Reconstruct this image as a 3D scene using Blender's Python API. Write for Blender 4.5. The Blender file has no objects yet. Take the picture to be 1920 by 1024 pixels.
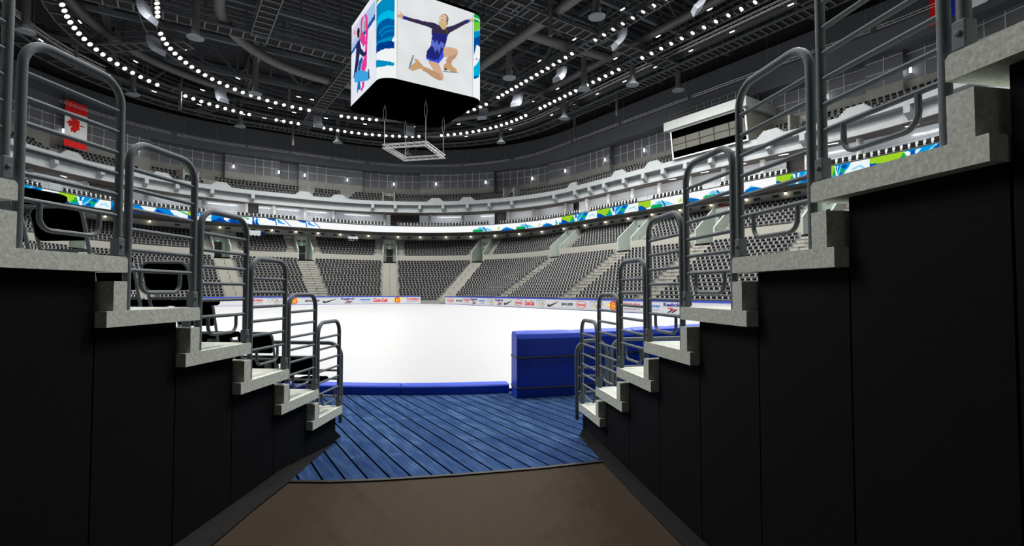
import bpy, bmesh, math, random
import numpy as np
from mathutils import Vector, Matrix
random.seed(7)
PI = math.pi
scene = bpy.context.scene
COL = scene.collection
R = math.radians

# ------------------------------------------------------------------ materials
def lin(c):
    return tuple(((v/255)/12.92 if v/255 <= 0.04045 else (((v/255)+0.055)/1.055)**2.4) for v in c)
MATS = {}
def mat(name, rgb, rough=0.7, metal=0.0, noise=0.0, nscale=8.0, bump=0.0, spec=0.5, detail=4):
    if name in MATS: return MATS[name]
    m = bpy.data.materials.new(name); m.use_nodes = True
    nt = m.node_tree; b = nt.nodes['Principled BSDF']
    c = lin(rgb)
    b.inputs['Base Color'].default_value = (*c, 1)
    b.inputs['Roughness'].default_value = rough
    b.inputs['Metallic'].default_value = metal
    b.inputs['Specular IOR Level'].default_value = spec
    if noise > 0:
        tc = nt.nodes.new('ShaderNodeTexCoord'); n = nt.nodes.new('ShaderNodeTexNoise')
        n.inputs['Scale'].default_value = nscale; n.inputs['Detail'].default_value = detail
        n.inputs['Roughness'].default_value = 0.65
        nt.links.new(tc.outputs['Object'], n.inputs['Vector'])
        r = nt.nodes.new('ShaderNodeValToRGB')
        r.color_ramp.elements[0].position = 0.3; r.color_ramp.elements[1].position = 0.7
        r.color_ramp.elements[0].color = (*[v*(1-noise) for v in c], 1)
        r.color_ramp.elements[1].color = (*[min(1, v*(1+noise)) for v in c], 1)
        nt.links.new(n.outputs['Fac'], r.inputs['Fac'])
        nt.links.new(r.outputs['Color'], b.inputs['Base Color'])
        if bump > 0:
            bp = nt.nodes.new('ShaderNodeBump'); bp.inputs['Strength'].default_value = bump
            bp.inputs['Distance'].default_value = 0.02
            nt.links.new(n.outputs['Fac'], bp.inputs['Height']); nt.links.new(bp.outputs['Normal'], b.inputs['Normal'])
    MATS[name] = m
    return m
def emat(name, rgb, strength=1.0):
    if name in MATS: return MATS[name]
    m = bpy.data.materials.new(name); m.use_nodes = True
    nt = m.node_tree; b = nt.nodes['Principled BSDF']
    b.inputs['Base Color'].default_value = (0, 0, 0, 1)
    b.inputs['Specular IOR Level'].default_value = 0.1
    b.inputs['Emission Color'].default_value = (*lin(rgb), 1)
    b.inputs['Emission Strength'].default_value = strength
    MATS[name] = m
    return m
def screen_mat():
    m = bpy.data.materials.new('screen'); m.use_nodes = True
    nt = m.node_tree; b = nt.nodes['Principled BSDF']
    b.inputs['Base Color'].default_value = (0, 0, 0, 1)
    b.inputs['Specular IOR Level'].default_value = 0.0
    a = nt.nodes.new('ShaderNodeVertexColor'); a.layer_name = 'pix'
    nt.links.new(a.outputs['Color'], b.inputs['Emission Color'])
    b.inputs['Emission Strength'].default_value = 1.0
    return m
SCREEN = screen_mat()

concrete = mat('concrete', (190, 195, 185), 0.85, noise=0.30, nscale=55, bump=0.12, detail=12)
concrete_far = mat('concrete_far', (168, 171, 169), 0.9, noise=0.08, nscale=3)
concrete_fascia = mat('concrete_fascia', (156, 161, 163), 0.9, noise=0.06, nscale=2)
concrete_back = mat('concrete_back', (128, 128, 124), 0.9, noise=0.10, nscale=2)
concrete_bowl = mat('concrete_bowl', (142, 142, 139), 0.9, noise=0.10, nscale=4)
steps_pale = mat('steps_pale', (150, 149, 140), 0.9, noise=0.08, nscale=6)
pale_glass = mat('pale_green_wall', (152, 162, 155), 0.5)
black_panel = mat('black_panel', (9, 10, 13), 0.8, noise=0.35, nscale=40, spec=0.1)
black_base = mat('black_base', (22, 21, 21), 0.8, noise=0.25, nscale=30, spec=0.1)
brown = mat('brown_rubber_floor', (49, 39, 28), 0.9, noise=0.14, nscale=140, spec=0.2)
steel = mat('painted_grey_steel', (92, 99, 104), 0.6, noise=0.12, nscale=60, bump=0.1, spec=.3)
dark_steel = mat('dark_steel', (70, 74, 78), 0.5)
black_gloss = mat('black_plastic', (1, 1, 1), 0.9, spec=0.0)
seat_black = mat('seat_black', (7, 7, 7), 0.6, spec=0.2)
seat_grey = mat('seat_grey', (122, 123, 123), 0.6)
seat_pad_far = mat('seat_pad_dark', (84, 84, 84), 0.7, spec=.2)
blue_pad = mat('blue_vinyl', (1, 56, 178), 0.5, noise=0.08, nscale=5, spec=0.4)
strap = mat('black_strap', (6, 6, 14), 0.6)
ice = mat('ice', (170, 171, 173), 0.4, noise=0.012, nscale=60, spec=.3)
roof_dark = mat('roof_dark', (44, 46, 50), 0.8)
joist_m = mat('joist_grey', (96, 99, 104), 0.7)
truss_m = mat('truss_grey', (86, 90, 94), 0.6)
catwalk_m = mat('catwalk_grey', (92, 96, 100), 0.5)
catwalk_floor = mat('catwalk_black', (10, 10, 11), 0.9)
duct_m = mat('galvanised_duct', (90, 91, 90), 0.5, metal=0.2)
cone_m = mat('diffuser_grey', (112, 120, 124), 0.5)
horn_m = mat('speaker_grey', (128, 132, 142), 0.6)
tile_m = mat('grey_wall_panel', (96, 98, 102), 0.7, noise=0.06, nscale=1.2)
line_m = mat('panel_joint', (214, 216, 218), 0.6)
soffit_m = mat('dark_slate_panel', (86, 88, 93), 0.8, noise=0.05, nscale=1)
brown_soffit = mat('soffit', (104, 100, 94), 0.9)
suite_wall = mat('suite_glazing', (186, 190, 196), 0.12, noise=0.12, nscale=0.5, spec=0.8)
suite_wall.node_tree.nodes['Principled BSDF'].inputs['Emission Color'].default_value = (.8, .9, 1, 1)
suite_wall.node_tree.nodes['Principled BSDF'].inputs['Emission Strength'].default_value = .12  # faint glow put into the glazing, standing in for light inside the suites
suite_plain = mat('suite_plaster', (204, 206, 210), 0.8)
dark_opening = mat('dark_opening', (64, 60, 56), 0.5, noise=0.25, nscale=2)
door_black = mat('door_black', (9, 9, 10), 0.5)
chrome = mat('chrome', (200, 195, 190), 0.15, metal=1.0)
white_board = mat('board_white', (196, 198, 202), 0.5)
blue_cap = mat('board_blue', (28, 62, 178), 0.5)
red_m = mat('ad_red', (205, 30, 40), 0.6)
black_m = mat('ad_black', (14, 14, 16), 0.6)
navy_m = mat('ad_navy', (30, 30, 130), 0.6)
blue_m = mat('ad_blue', (50, 110, 190), 0.6)
yellow_m = mat('ad_yellow', (240, 215, 30), 0.6)
green_m = mat('ad_green', (40, 140, 80), 0.6)
flag_red = mat('flag_red', (226, 8, 8), 0.8)
flag_white = mat('flag_white', (236, 238, 240), 0.8)
flag_blue = mat('flag_blue', (20, 40, 170), 0.8)
lamp_white = emat('lamp_white', (255, 250, 240), 5.0)
wall_lamp_white = emat('wall_lamp_white', (255, 255, 255), 5.0)
down_lamp = emat('down_lamp', (255, 240, 205), 6.0)
tube_white = emat('tube_white', (255, 255, 255), 3.0)
exit_green = emat('exit_green', (120, 220, 190), .8)

def plank_material():
    m = bpy.data.materials.new('blue_planks'); m.use_nodes = True
    nt = m.node_tree; N = nt.nodes; L = nt.links; b = N['Principled BSDF']
    tc = N.new('ShaderNodeTexCoord')
    mp = N.new('ShaderNodeMapping'); mp.inputs['Rotation'].default_value = (0, 0, -math.atan2(.517, .856))
    L.new(tc.outputs['Object'], mp.inputs['Vector'])      # x' = across the planks, y' = along
    sx = N.new('ShaderNodeSeparateXYZ'); L.new(mp.outputs['Vector'], sx.inputs['Vector'])
    def M(op, a, bb=None):
        n = N.new('ShaderNodeMath'); n.operation = op
        for i, v in enumerate((a, bb)):
            if v is None: continue
            if isinstance(v, (int, float)): n.inputs[i].default_value = v
            else: L.new(v, n.inputs[i])
        return n.outputs[0]
    q = M('DIVIDE', M('ADD', sx.outputs['X'], -1.887+0.1826*60), 0.1826)
    fr = M('FRACT', q); idx = M('FLOOR', q)
    d = M('ABSOLUTE', M('SUBTRACT', fr, 0.5))
    gap = M('GREATER_THAN', d, 0.445)
    # butt joints and per-plank tint
    wn = N.new('ShaderNodeTexWhiteNoise'); wn.noise_dimensions = '1D'; L.new(idx, wn.inputs['W'])
    yy = M('DIVIDE', M('ADD', sx.outputs['Y'], M('MULTIPLY', wn.outputs['Value'], 7.0)), 1.9)
    seg = M('FLOOR', yy)
    jf = M('ABSOLUTE', M('SUBTRACT', M('FRACT', yy), 0.5))
    joint = M('GREATER_THAN', jf, 0.4965)
    wn2 = N.new('ShaderNodeTexWhiteNoise'); wn2.noise_dimensions = '1D'; L.new(M('ADD', M('MULTIPLY', idx, 7.31), M('MULTIPLY', seg, 3.17)), wn2.inputs['W'])
    cx = N.new('ShaderNodeCombineXYZ'); L.new(M('MULTIPLY', sx.outputs['X'], 26.0), cx.inputs['X']); L.new(M('MULTIPLY', sx.outputs['Y'], 2.6), cx.inputs['Y']); L.new(M('MULTIPLY', wn2.outputs['Value'], 50), cx.inputs['Z'])
    gr = N.new('ShaderNodeTexNoise'); gr.inputs['Scale'].default_value = 1.0; gr.inputs['Detail'].default_value = 6; L.new(cx.outputs[0], gr.inputs['Vector'])
    kn = N.new('ShaderNodeTexNoise'); kn.inputs['Scale'].default_value = 3.2; kn.inputs['Detail'].default_value = 3; L.new(tc.outputs['Object'], kn.inputs['Vector'])
    t = M('ADD', M('MULTIPLY', gr.outputs['Fac'], 0.6), M('ADD', M('MULTIPLY', kn.outputs['Fac'], 0.22), M('MULTIPLY', wn2.outputs['Value'], 0.12)))
    r = N.new('ShaderNodeValToRGB'); L.new(t, r.inputs['Fac'])
    e = r.color_ramp.elements
    e[0].position = 0.24; e[0].color = (*lin((28, 44, 80)), 1)
    e[1].position = 0.78; e[1].color = (*lin((82, 105, 140)), 1)
    k = e.new(0.50); k.color = (*lin((46, 67, 102)), 1)
    mx = N.new('ShaderNodeMixRGB'); L.new(gap, mx.inputs['Fac']); L.new(r.outputs['Color'], mx.inputs['Color1']); mx.inputs['Color2'].default_value = (*lin((1, 2, 8)), 1)
    mx2 = N.new('ShaderNodeMixRGB'); L.new(M('MULTIPLY', joint, 0.35), mx2.inputs['Fac']); L.new(mx.outputs['Color'], mx2.inputs['Color1']); mx2.inputs['Color2'].default_value = (*lin((10, 16, 44)), 1)
    L.new(mx2.outputs['Color'], b.inputs['Base Color'])
    b.inputs['Roughness'].default_value = 0.8; b.inputs['Specular IOR Level'].default_value = .0
    bp = N.new('ShaderNodeBump'); bp.inputs['Strength'].default_value = 0.35; bp.inputs['Distance'].default_value = 0.01
    L.new(M('SUBTRACT', gr.outputs['Fac'], M('MULTIPLY', gap, 2.0)), bp.inputs['Height']); L.new(bp.outputs['Normal'], b.inputs['Normal'])
    return m

# ------------------------------------------------------------------ mesh builder
class MB:
    def __init__(s): s.v = []; s.f = []; s.m = []; s.cur = 0
    def add(s, vs, fs):
        o = len(s.v); s.v += [tuple(map(float, p)) for p in vs]
        for f in fs: s.f.append(tuple(i+o for i in f)); s.m.append(s.cur)
        return s
    def box(s, c, d, rz=0, ex=None):
        cx, cy, cz = c; hx, hy, hz = d[0]/2, d[1]/2, d[2]/2
        co, si = math.cos(rz), math.sin(rz)
        vs = []
        for z in (-hz, hz):
            for x, y in ((-hx, -hy), (hx, -hy), (hx, hy), (-hx, hy)):
                vs.append((cx+x*co-y*si, cy+x*si+y*co, cz+z))
        return s.add(vs, [(0, 3, 2, 1), (4, 5, 6, 7), (0, 1, 5, 4), (1, 2, 6, 5), (2, 3, 7, 6), (3, 0, 4, 7)])
    def bar(s, a, b, w, h):
        a = Vector(a); b = Vector(b); t = (b-a).normalized()
        up = Vector((0, 0, 1)) if abs(t.z) < .95 else Vector((1, 0, 0))
        x = t.cross(up).normalized(); y = x.cross(t).normalized()
        vs = [p+x*sx*w/2+y*sy*h/2 for p in (a, b) for sx, sy in ((-1, -1), (1, -1), (1, 1), (-1, 1))]
        return s.add(vs, [(0, 1, 2, 3), (7, 6, 5, 4), (0, 4, 5, 1), (1, 5, 6, 2), (2, 6, 7, 3), (3, 7, 4, 0)])
    def tube(s, pts, r, n=8, cap=True):
        pts = [Vector(p) for p in pts]; rings = []; prev = None
        rr = r if isinstance(r, (list, tuple)) else [r]*len(pts)
        for i, p in enumerate(pts):
            t = (pts[min(i+1, len(pts)-1)]-pts[max(i-1, 0)]).normalized()
            if prev is None:
                up = Vector((0, 0, 1)) if abs(t.z) < .9 else Vector((0, 1, 0))
                x = t.cross(up).normalized()
            else:
                x = (prev-t*prev.dot(t)).normalized()
            prev = x; y = t.cross(x)
            rings.append([p+(x*math.cos(2*PI*k/n)+y*math.sin(2*PI*k/n))*rr[i] for k in range(n)])
        vs = [q for g in rings for q in g]; fs = []
        for i in range(len(pts)-1):
            for k in range(n):
                fs.append((i*n+k, i*n+(k+1) % n, (i+1)*n+(k+1) % n, (i+1)*n+k))
        if cap: fs += [tuple(range(n))[::-1], tuple((len(pts)-1)*n+k for k in range(n))]
        return s.add(vs, fs)
    def lathe(s, c, prof, n=16, axis=None):
        c = Vector(c); q = Vector((0, 0, 1)).rotation_difference(Vector(axis).normalized()) if axis is not None else None
        vs = []
        for r, z in prof:
            for k in range(n):
                p = Vector((r*math.cos(2*PI*k/n), r*math.sin(2*PI*k/n), z))
                vs.append(c+(q @ p if q else p))
        fs = [(i*n+k, i*n+(k+1) % n, (i+1)*n+(k+1) % n, (i+1)*n+k) for i in range(len(prof)-1) for k in range(n)]
        return s.add(vs, fs)
    def strip(s, la, lb):
        n = len(la)
        return s.add(list(la)+list(lb), [(i, i+1, n+i+1, n+i) for i in range(n-1)])
    def loft(s, secs, cap=True):
        m = len(secs[0]); vs = [p for q in secs for p in q]
        fs = [(i*m+k, i*m+(k+1) % m, (i+1)*m+(k+1) % m, (i+1)*m+k) for i in range(len(secs)-1) for k in range(m)]
        if cap: fs += [tuple(range(m))[::-1], tuple((len(secs)-1)*m+k for k in range(m))]
        return s.add(vs, fs)
    def build(s, name, mats, parent=None, smooth=False, world=False, bevel=0):
        me = bpy.data.meshes.new(name)
        if world and parent is not None:
            ox, oy, oz = parent.location
            s.v = [(x-ox, y-oy, z-oz) for x, y, z in s.v]
        me.from_pydata(s.v, [], s.f)
        if not isinstance(mats, (list, tuple)): mats = [mats]
        for m in mats: me.materials.append(m)
        if len(mats) > 1: me.polygons.foreach_set('material_index', s.m)
        bm = bmesh.new(); bm.from_mesh(me)
        bmesh.ops.recalc_face_normals(bm, faces=bm.faces)
        bm.to_mesh(me); bm.free()
        if smooth:
            me.polygons.foreach_set('use_smooth', [True]*len(me.polygons))
            me.set_sharp_from_angle(angle=R(40))
        me.update()
        o = bpy.data.objects.new(name, me); COL.objects.link(o)
        if parent is not None: o.parent = parent
        if bevel:
            bv = o.modifiers.new('bevel', 'BEVEL'); bv.width = bevel; bv.segments = 2; bv.limit_method = 'ANGLE'
        return o
def tag(o, label=None, cat=None, group=None, kind=None):
    if label: o['label'] = label
    if cat: o['category'] = cat
    if group: o['group'] = group
    if kind: o['kind'] = kind
    return o
def empty(name, loc, rz=0):
    o = bpy.data.objects.new(name, None); COL.objects.link(o); o.location = loc; o.rotation_euler = (0, 0, rz)
    o.empty_display_size = 0.2
    return o
def copy_tree(o, parent=None):
    c = o.copy(); COL.objects.link(c); c.parent = parent
    for ch in list(o.children): copy_tree(ch, c)
    return c
def struct(o): o['kind'] = 'structure'; return o

# ------------------------------------------------------------------ arena plan
A = np.array([-.555, .832]); B = np.array([.832, .555]); M0 = np.array([-7.87, 37.9])
def ring(sh, u):
    wb, wa, r = sh; s = 1 if u >= 0 else -1; u = abs(u); hb = wb-r; ha = wa-r
    if u <= 6.5: b, a, nb, na = hb*u/6.5, wa, 0, 1
    elif u <= 19.85:
        t = (u-6.5)/13.35*PI/2; nb, na = math.sin(t), math.cos(t); b, a = hb+r*nb, ha+r*na
    elif u <= 61.05: b, a, nb, na = wb, ha-(u-19.85)/20.6*ha, 1, 0
    elif u <= 74.4:
        t = (u-61.05)/13.35*PI/2; nb, na = math.cos(t), -math.sin(t); b, a = hb+r*nb, -ha+r*na
    else: b, a, nb, na = hb*(80.9-u)/6.5, -wa, 0, -1
    b *= s; nb *= s
    return M0+B*b+A*a, B*nb+A*na
def D(d): return (15+d, 29.1+d, 8.5+d)
def W3(b, a, z):
    p = M0+B*b+A*a; return (p[0], p[1], z)
def P(sh, u, z, out=0.0):
    p, n = ring(sh, u); p = p+n*out; return (p[0], p[1], z)
def us(u0, u1, du=0.55):
    n = max(1, int(math.ceil((u1-u0)/du))); return [u0+(u1-u0)*i/n for i in range(n+1)]
def band(mb, prof, u0, u1, du=0.55, close=False):
    """prof: list of (shape, out, z) swept round the bowl"""
    U = us(u0, u1, du)
    rows = [[P(sh, u, z, o) for u in U] for sh, o, z in prof]
    pr = rows+[rows[0]] if close else rows
    for a, b in zip(pr[:-1], pr[1:]): mb.strip(a, b)
    if close:
        m = len(prof)
        mb.add([r[0] for r in rows], [tuple(range(m))]); mb.add([r[-1] for r in rows], [tuple(range(m))])
    return mb
UL, UR = -46.0, 68.0
def smooth_arc(c, a0, a1, r, n=6):
    return [(c[0]+r*math.cos(a0+(a1-a0)*i/n), c[1]+r*math.sin(a0+(a1-a0)*i/n)) for i in range(n+1)]

# ------------------------------------------------------------------ the tunnel: floor, walls, precast steps, guard rails
CN = np.array([-1.08, 18.1])
ORD = ['lowest', 'second', 'third', 'fourth', 'fifth', 'sixth', 'seventh', 'eighth', 'ninth', 'tenth']
def sx(s, Y, ins=0.0):
    return (-2.4-ins+.0729*Y) if s < 0 else (1.745+ins-.156*Y)
NOSE = {-1: [5.98-.6135*k for k in range(10)], 1: [6.12-.6285*k for k in range(10)]}
STEP = {-1: .6135, 1: .6285}
TOP = [.425+.3035*k for k in range(10)]
SIDE = {-1: 'left', 1: 'right'}
def arc_from(s, Y, l, z=None, ins=0.0):
    """walk distance l away from the tunnel along the seating curve, starting on the side plane at depth Y"""
    p = np.array([sx(s, Y, ins), Y]); v = p-CN; r = math.hypot(*v); a = math.atan2(v[1], v[0])
    a += (-l/r if s < 0 else l/r)
    q = CN+r*np.array([math.cos(a), math.sin(a)])
    return (q[0], q[1]) if z is None else (q[0], q[1], z)

# floors
edge = [(-9, 5.6), (-5, 5.05), (-3.2, 4.83), (-2.03, 4.77), (-1.66, 4.76), (-1.19, 4.81), (-.53, 4.93), (.24, 5.11), (.89, 5.31), (2.2, 5.75), (4.5, 6.7), (9, 9.3)]
mb = MB(); n = len(edge)
mb.strip([(x, -9, 0.0) for x, y in edge], [(x, y, 0.0) for x, y in edge])
f = mb.build('floor', brown); struct(f)
mb = MB(); mb.strip([(x, y+.0, .012) for x, y in edge], [(x, y+15, .012) for x, y in edge])
mb.strip([(x, y-.0, .012) for x, y in edge], [(x, y, -.05) for x, y in edge])
dk = mb.build('wooden_deck', plank_material()); struct(dk)
mb = MB(); mb.strip([(x, y-.045, .002) for x, y in edge], [(x, y-.045, .014) for x, y in edge]); mb.strip([(x, y-.045, .014) for x, y in edge], [(x, y+.004, .014) for x, y in edge])
struct(mb.build('trim_1', black_m))

for s in (-1, 1):
    st = STEP[s]
    # precast concrete steps
    for k in range(10):
        Yn, h = NOSE[s][k], TOP[k]
        c = .014
        prof = [(Yn, h-c), (Yn, h-.089), (Yn-st-.13, h-.089), (Yn-st-.13, h), (Yn-st-.09, h), (Yn-st-.09, h+.165), (Yn-st, h+.165), (Yn-st, h), (Yn-c, h)]
        secs = []
        for l in np.linspace(0, 3.4, 12):
            secs.append([arc_from(s, y, l, z) for y, z in prof])
        e = empty('concrete_step', (sx(s, Yn), Yn, h)); 
        MBx = MB().loft(secs); MBx.build('tread', concrete, e, world=True)
        tag(e, '%s concrete seating step up from the ice on the %s side of the tunnel' % (ORD[k], SIDE[s]) if k else
            'lowest concrete seating step, nearest the ice, on the %s side of the tunnel' % SIDE[s], 'concrete step', 'precast steps on the %s of the tunnel' % SIDE[s])
    # black cladding wall under the steps
    end = 5.945 if s < 0 else 6.18
    ins = .065
    mb = MB()
    for k in range(10):
        r0 = NOSE[s][k]-st-.13; r1 = (NOSE[s][k-1]-st-.13) if k else end
        top = TOP[k]-.091
        a, b = r0+.005, r1-.005
        vs = []
        for Y in (a, b):
            for z in (0.0, top):
                for q in (0, .09):
                    vs.append((sx(s, Y, ins+q), Y, z))
        mb.add(vs, [(0, 1, 3, 2), (4, 6, 7, 5), (0, 2, 6, 4), (1, 5, 7, 3), (0, 4, 5, 1), (2, 3, 7, 6)])
    # return wall facing the ice below the lowest step
    la = [arc_from(s, end, l, 0, ins) for l in np.linspace(0, 3.3, 10)]
    mb.strip(la, [(x, y, TOP[0]-.09) for x, y, z in la])
    struct(mb.build('wall_'+SIDE[s], black_panel))
    # leaning plinth
    if s < 0:
        toe = [(-2.041, 6.175), (-2.028, 4.74), (-2.05, 4.163), (-2.049, 3.576), (-2.08, 1.0), (-2.12, -2.0)]
        tp = [(5.945, .143), (4.74, .115), (4.12, .098), (3.493, .085), (1.0, .07), (-2.0, .06)]
    else:
        toe = [(.803, 6.2), (.906, 5.366), (1.059, 4.298), (1.164, 3.576), (1.55, 1.0), (2.0, -2.0)]
        tp = [(6.12, .143), (5.366, .125), (4.298, .10), (3.576, .09), (1.0, .07), (-2.0, .06)]
    mb = MB()
    mb.strip([(x, y, 0.016) for x, y in toe], [(sx(s, y, ins-.002), y, z) for y, z in tp])
    o1 = arc_from(s, toe[0][1], 3.3, .016, ins-.1); o2 = arc_from(s, tp[0][0], 3.3, .143, ins)
    mb.add([(*toe[0], .016), (sx(s, tp[0][0], ins-.002), tp[0][0], .143), o2, o1], [(0, 1, 2, 3)])
    struct(mb.build('baseboard_'+SIDE[s], black_base))

# guard rails
def guard(s, k):
    st = STEP[s]; h = TOP[k]; yf = NOSE[s][k]-.036; yr = NOSE[s][k]-st+.032
    I = .032
    def pt(t, z): Y = yr+(yf-yr)*t if False else t; return (sx(s, Y, I), Y, z)
    e = empty('guard_rail', pt(yf, h))
    r = .021; cr = .13; zt = h+.985
    path = [pt(yr, h)]
    path += [pt(y, z) for y, z in smooth_arc((yr+cr, zt-cr), PI, PI/2, cr, 7)]
    path += [pt(y, z) for y, z in smooth_arc((yf-cr, zt-cr), PI/2, 0, cr, 7)]
    path += [pt(yf, h)]
    MB().tube(path, r, 12).build('frame', steel, e, True, world=True)
    for i in range(6):
        z = h+.231+.118*i
        MB().tube([pt(yr, z), pt(yf, z)], .0125, 8).build('rail', steel, e, True, world=True)
    z0 = h+.231; zb = h+.10; a, b = yr+.10, yf-.12; c = .06
    loop = [pt(a, z0)]+[pt(y, z) for y, z in smooth_arc((a+c, zb+c), PI, 1.5*PI, c, 5)]+[pt(y, z) for y, z in smooth_arc((b-c, zb+c), 1.5*PI, 2*PI, c, 5)]+[pt(b, z0)]
    MB().tube(loop, .012, 8).build('foot_loop', steel, e, True, world=True)
    m = MB()
    p = Vector(pt(yf, h)); q = Vector(pt(yf-.02, h)); d = (p-q).normalized(); nrm = Vector((d.y, -d.x, 0))*(1 if s < 0 else -1)
    rz = math.atan2(d.y, d.x)
    m.box((p.x-.0*nrm.x, p.y, h+.055), (.046, .05, .10), rz)
    sl = m.build('post_sleeve', steel, e, world=True, bevel=.005)
    m = MB(); cpos = p+nrm*.027+Vector((0, 0, .06))
    m.lathe(cpos, [(0.0, .008), (.009, .006), (.011, 0)], 10, axis=nrm)
    bo = MB(); bo.v = m.v; bo.f = m.f; bo.m = m.m
    o = bo.build('bolt', steel, None, True); o.location = (-e.location.x, -e.location.y, -e.location.z); o.parent = sl
    pos = 'on the lowest step' if k == 0 else 'on the %s step up' % ORD[k]
    tag(e, 'grey steel guard rail %s on the %s side of the tunnel' % (pos, SIDE[s]), 'guard rail', 'guard rails on the %s tunnel wall' % SIDE[s])
for s in (-1, 1):
    for k in range(9): guard(s, k)

# front rails, in front of the lowest row
def front_rail(s, l0, l1, zt, zs, label, z_end):
    Y = NOSE[s][0]+.045
    def pt(l, z): return arc_from(s, Y, l, z, .01)
    e = empty('front_rail', pt(l0, z_end))
    c = .15; L0, L1 = l0, l1
    path = [pt(L0, z_end)]
    path += [pt(l, z) for l, z in smooth_arc((L0+c, zt-c), PI, PI/2, c, 6)]
    mid = [pt(l, zt) for l in np.linspace(L0+c, L1-c, max(2, int((L1-L0)/.25)))[1:-1]]
    path += mid+[pt(l, z) for l, z in smooth_arc((L1-c, zt-c), PI/2, 0, c, 6)]+[pt(L1, z_end)]
    MB().tube(path, .023, 12).build('frame', steel, e, True, world=True)
    for z in zs:
        MB().tube([pt(l, z) for l in np.linspace(L0, L1, max(2, int((L1-L0)/.25)))], .013, 8).build('rail', steel, e, True, world=True)
    tag(e, label, 'rail')
front_rail(-1, .03, 2.9, 1.14, (.82, .72, .52), 'long grey steel front rail before the lowest row left of the tunnel', .215)
front_rail(1, -.02, .36, 1.15, (.83, .73, .54), 'short narrow grey steel front rail at the right edge of the tunnel mouth', .215)
front_rail(1, .42, 3.2, 1.16, (.83, .73, .54), 'long grey steel front rail before the lowest row right of the tunnel', .215)

# arena seats beside the tunnel (left), all parts modelled
def make_seat():
    e = empty('arena_seat', (0, 0, 0))
    w = .172
    def fr(x, z): return (x, .10-.16*(z/.62), z)      # the frame leans back as it rises
    c = .05
    path = [fr(-w+.02, 0.0), fr(-w+.005, .3)]+[fr(x, z) for x, z in smooth_arc((-w+c, .62-c), PI, PI/2, c, 5)]+[fr(x, z) for x, z in smooth_arc((w-c, .62-c), PI/2, 0, c, 5)]+[fr(w-.005, .3), fr(w-.02, 0.0)]
    MB().tube(path, .011, 8).build('frame', steel, e, True)
    m = MB(); secs = []
    out = []
    for x, z in smooth_arc((-w+c, .615-c), PI, PI/2, c-.003, 5)+smooth_arc((w-c, .615-c), PI/2, 0, c-.006, 5): out.append((x, z))
    out += [(w-.004, .45), (w-.03, .42), (-w+.03, .42), (-w+.004, .45)]
    for off in (-.012, .012):
        secs.append([(fr(x, z)[0], fr(x, z)[1]+off, z) for x, z in out])
    m.loft(secs); m.build('backrest', black_gloss, e, bevel=.004)
    m = MB(); secs = []
    pad = [(-.15, .10), (-.16, .30), (-.13, .37), (.13, .37), (.16, .30), (.15, .10)]
    for z, sc in ((.30, .93), (.315, 1), (.335, 1), (.345, .95)):
        secs.append([(x*sc, (y-.23)*sc+.23, z) for x, y in pad])
    m.loft(secs); m.build('seat_pad', black_gloss, e)
    MB().box((0, .17, .17), (.05, .05, .34)).build('pedestal', steel, e, bevel=.005)
    MB().bar(fr(-w+.01, .36), (w-.01, fr(0, .36)[1], .36), .02, .02).build('crossbar', steel, e)
    return e
seat0 = make_seat(); used = False
first = {0: .29, 1: .42, 2: .60, 3: .375, 4: .60, 5: .47}
NEAR_SEATS = 0
for k in range(6):
    Y = NOSE[-1][k]-STEP[-1]+.19
    for j in range(5):
        l = first[k]+.42*j
        if l > 3.1: continue
        x, y = arc_from(-1, Y, l)
        o = copy_tree(seat0) if used else seat0
        used = True; NEAR_SEATS += 1
        dx, dy = CN[0]-x, CN[1]-y
        o.location = (x, y, TOP[k]); o.rotation_euler = (0, 0, math.atan2(-dx, dy))
        lab = 'black tube framed seat on the %s step left of the tunnel, %s seat in' % (ORD[k] if k else 'lowest', ['first', 'second', 'third', 'fourth', 'fifth'][j])
        tag(o, lab, 'seat', 'black seats beside the left guard rails')
# unseen lamp added behind the viewer to light the tunnel floor and steps
e = empty('added_tunnel_lamp', (-.2, -3.2, 3.6)); 
MB().box((0, 0, 0), (1.8, .5, .1)).build('housing', steel, e)
MB().box((0, 0, -.055), (1.7, .4, .02)).build('diffuser', tube_white, e)
tag(e, 'added lamp with white diffuser behind the viewer, lighting the tunnel floor and steps', 'lamp')

# ------------------------------------------------------------------ seating bowl
AISLES = [-37, -29.5, -21.8, -14.2, -7.5, 1.5, 9.45, 15.2, 24.2, 36.4, 46.6, 56.5, 64.5]
AW = 1.0      # half width of an aisle, metres
def du_at(sh, u):
    a = np.array(P(sh, u-.05, 0)); b = np.array(P(sh, u+.05, 0)); return .1/max(1e-6, np.linalg.norm(a-b))   # u per metre
# lower bowl
LR = [(3+.53*k, .45+.335*k) for k in range(17)]
def bowl_profile(rows, step, z_end):
    pr = []
    for i, (d, z) in enumerate(rows):
        if i == 0: pr.append((D(d), 0, z-.6))
        pr.append((D(d), 0, z)); pr.append((D(d+step), 0, z))
    pr.append((D(rows[-1][0]+step), 0, z_end)); return pr
mb = band(MB(), bowl_profile(LR, .53, 5.7), UL, UR)
struct(mb.build('seating_bowl_lower', concrete_bowl))
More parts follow.
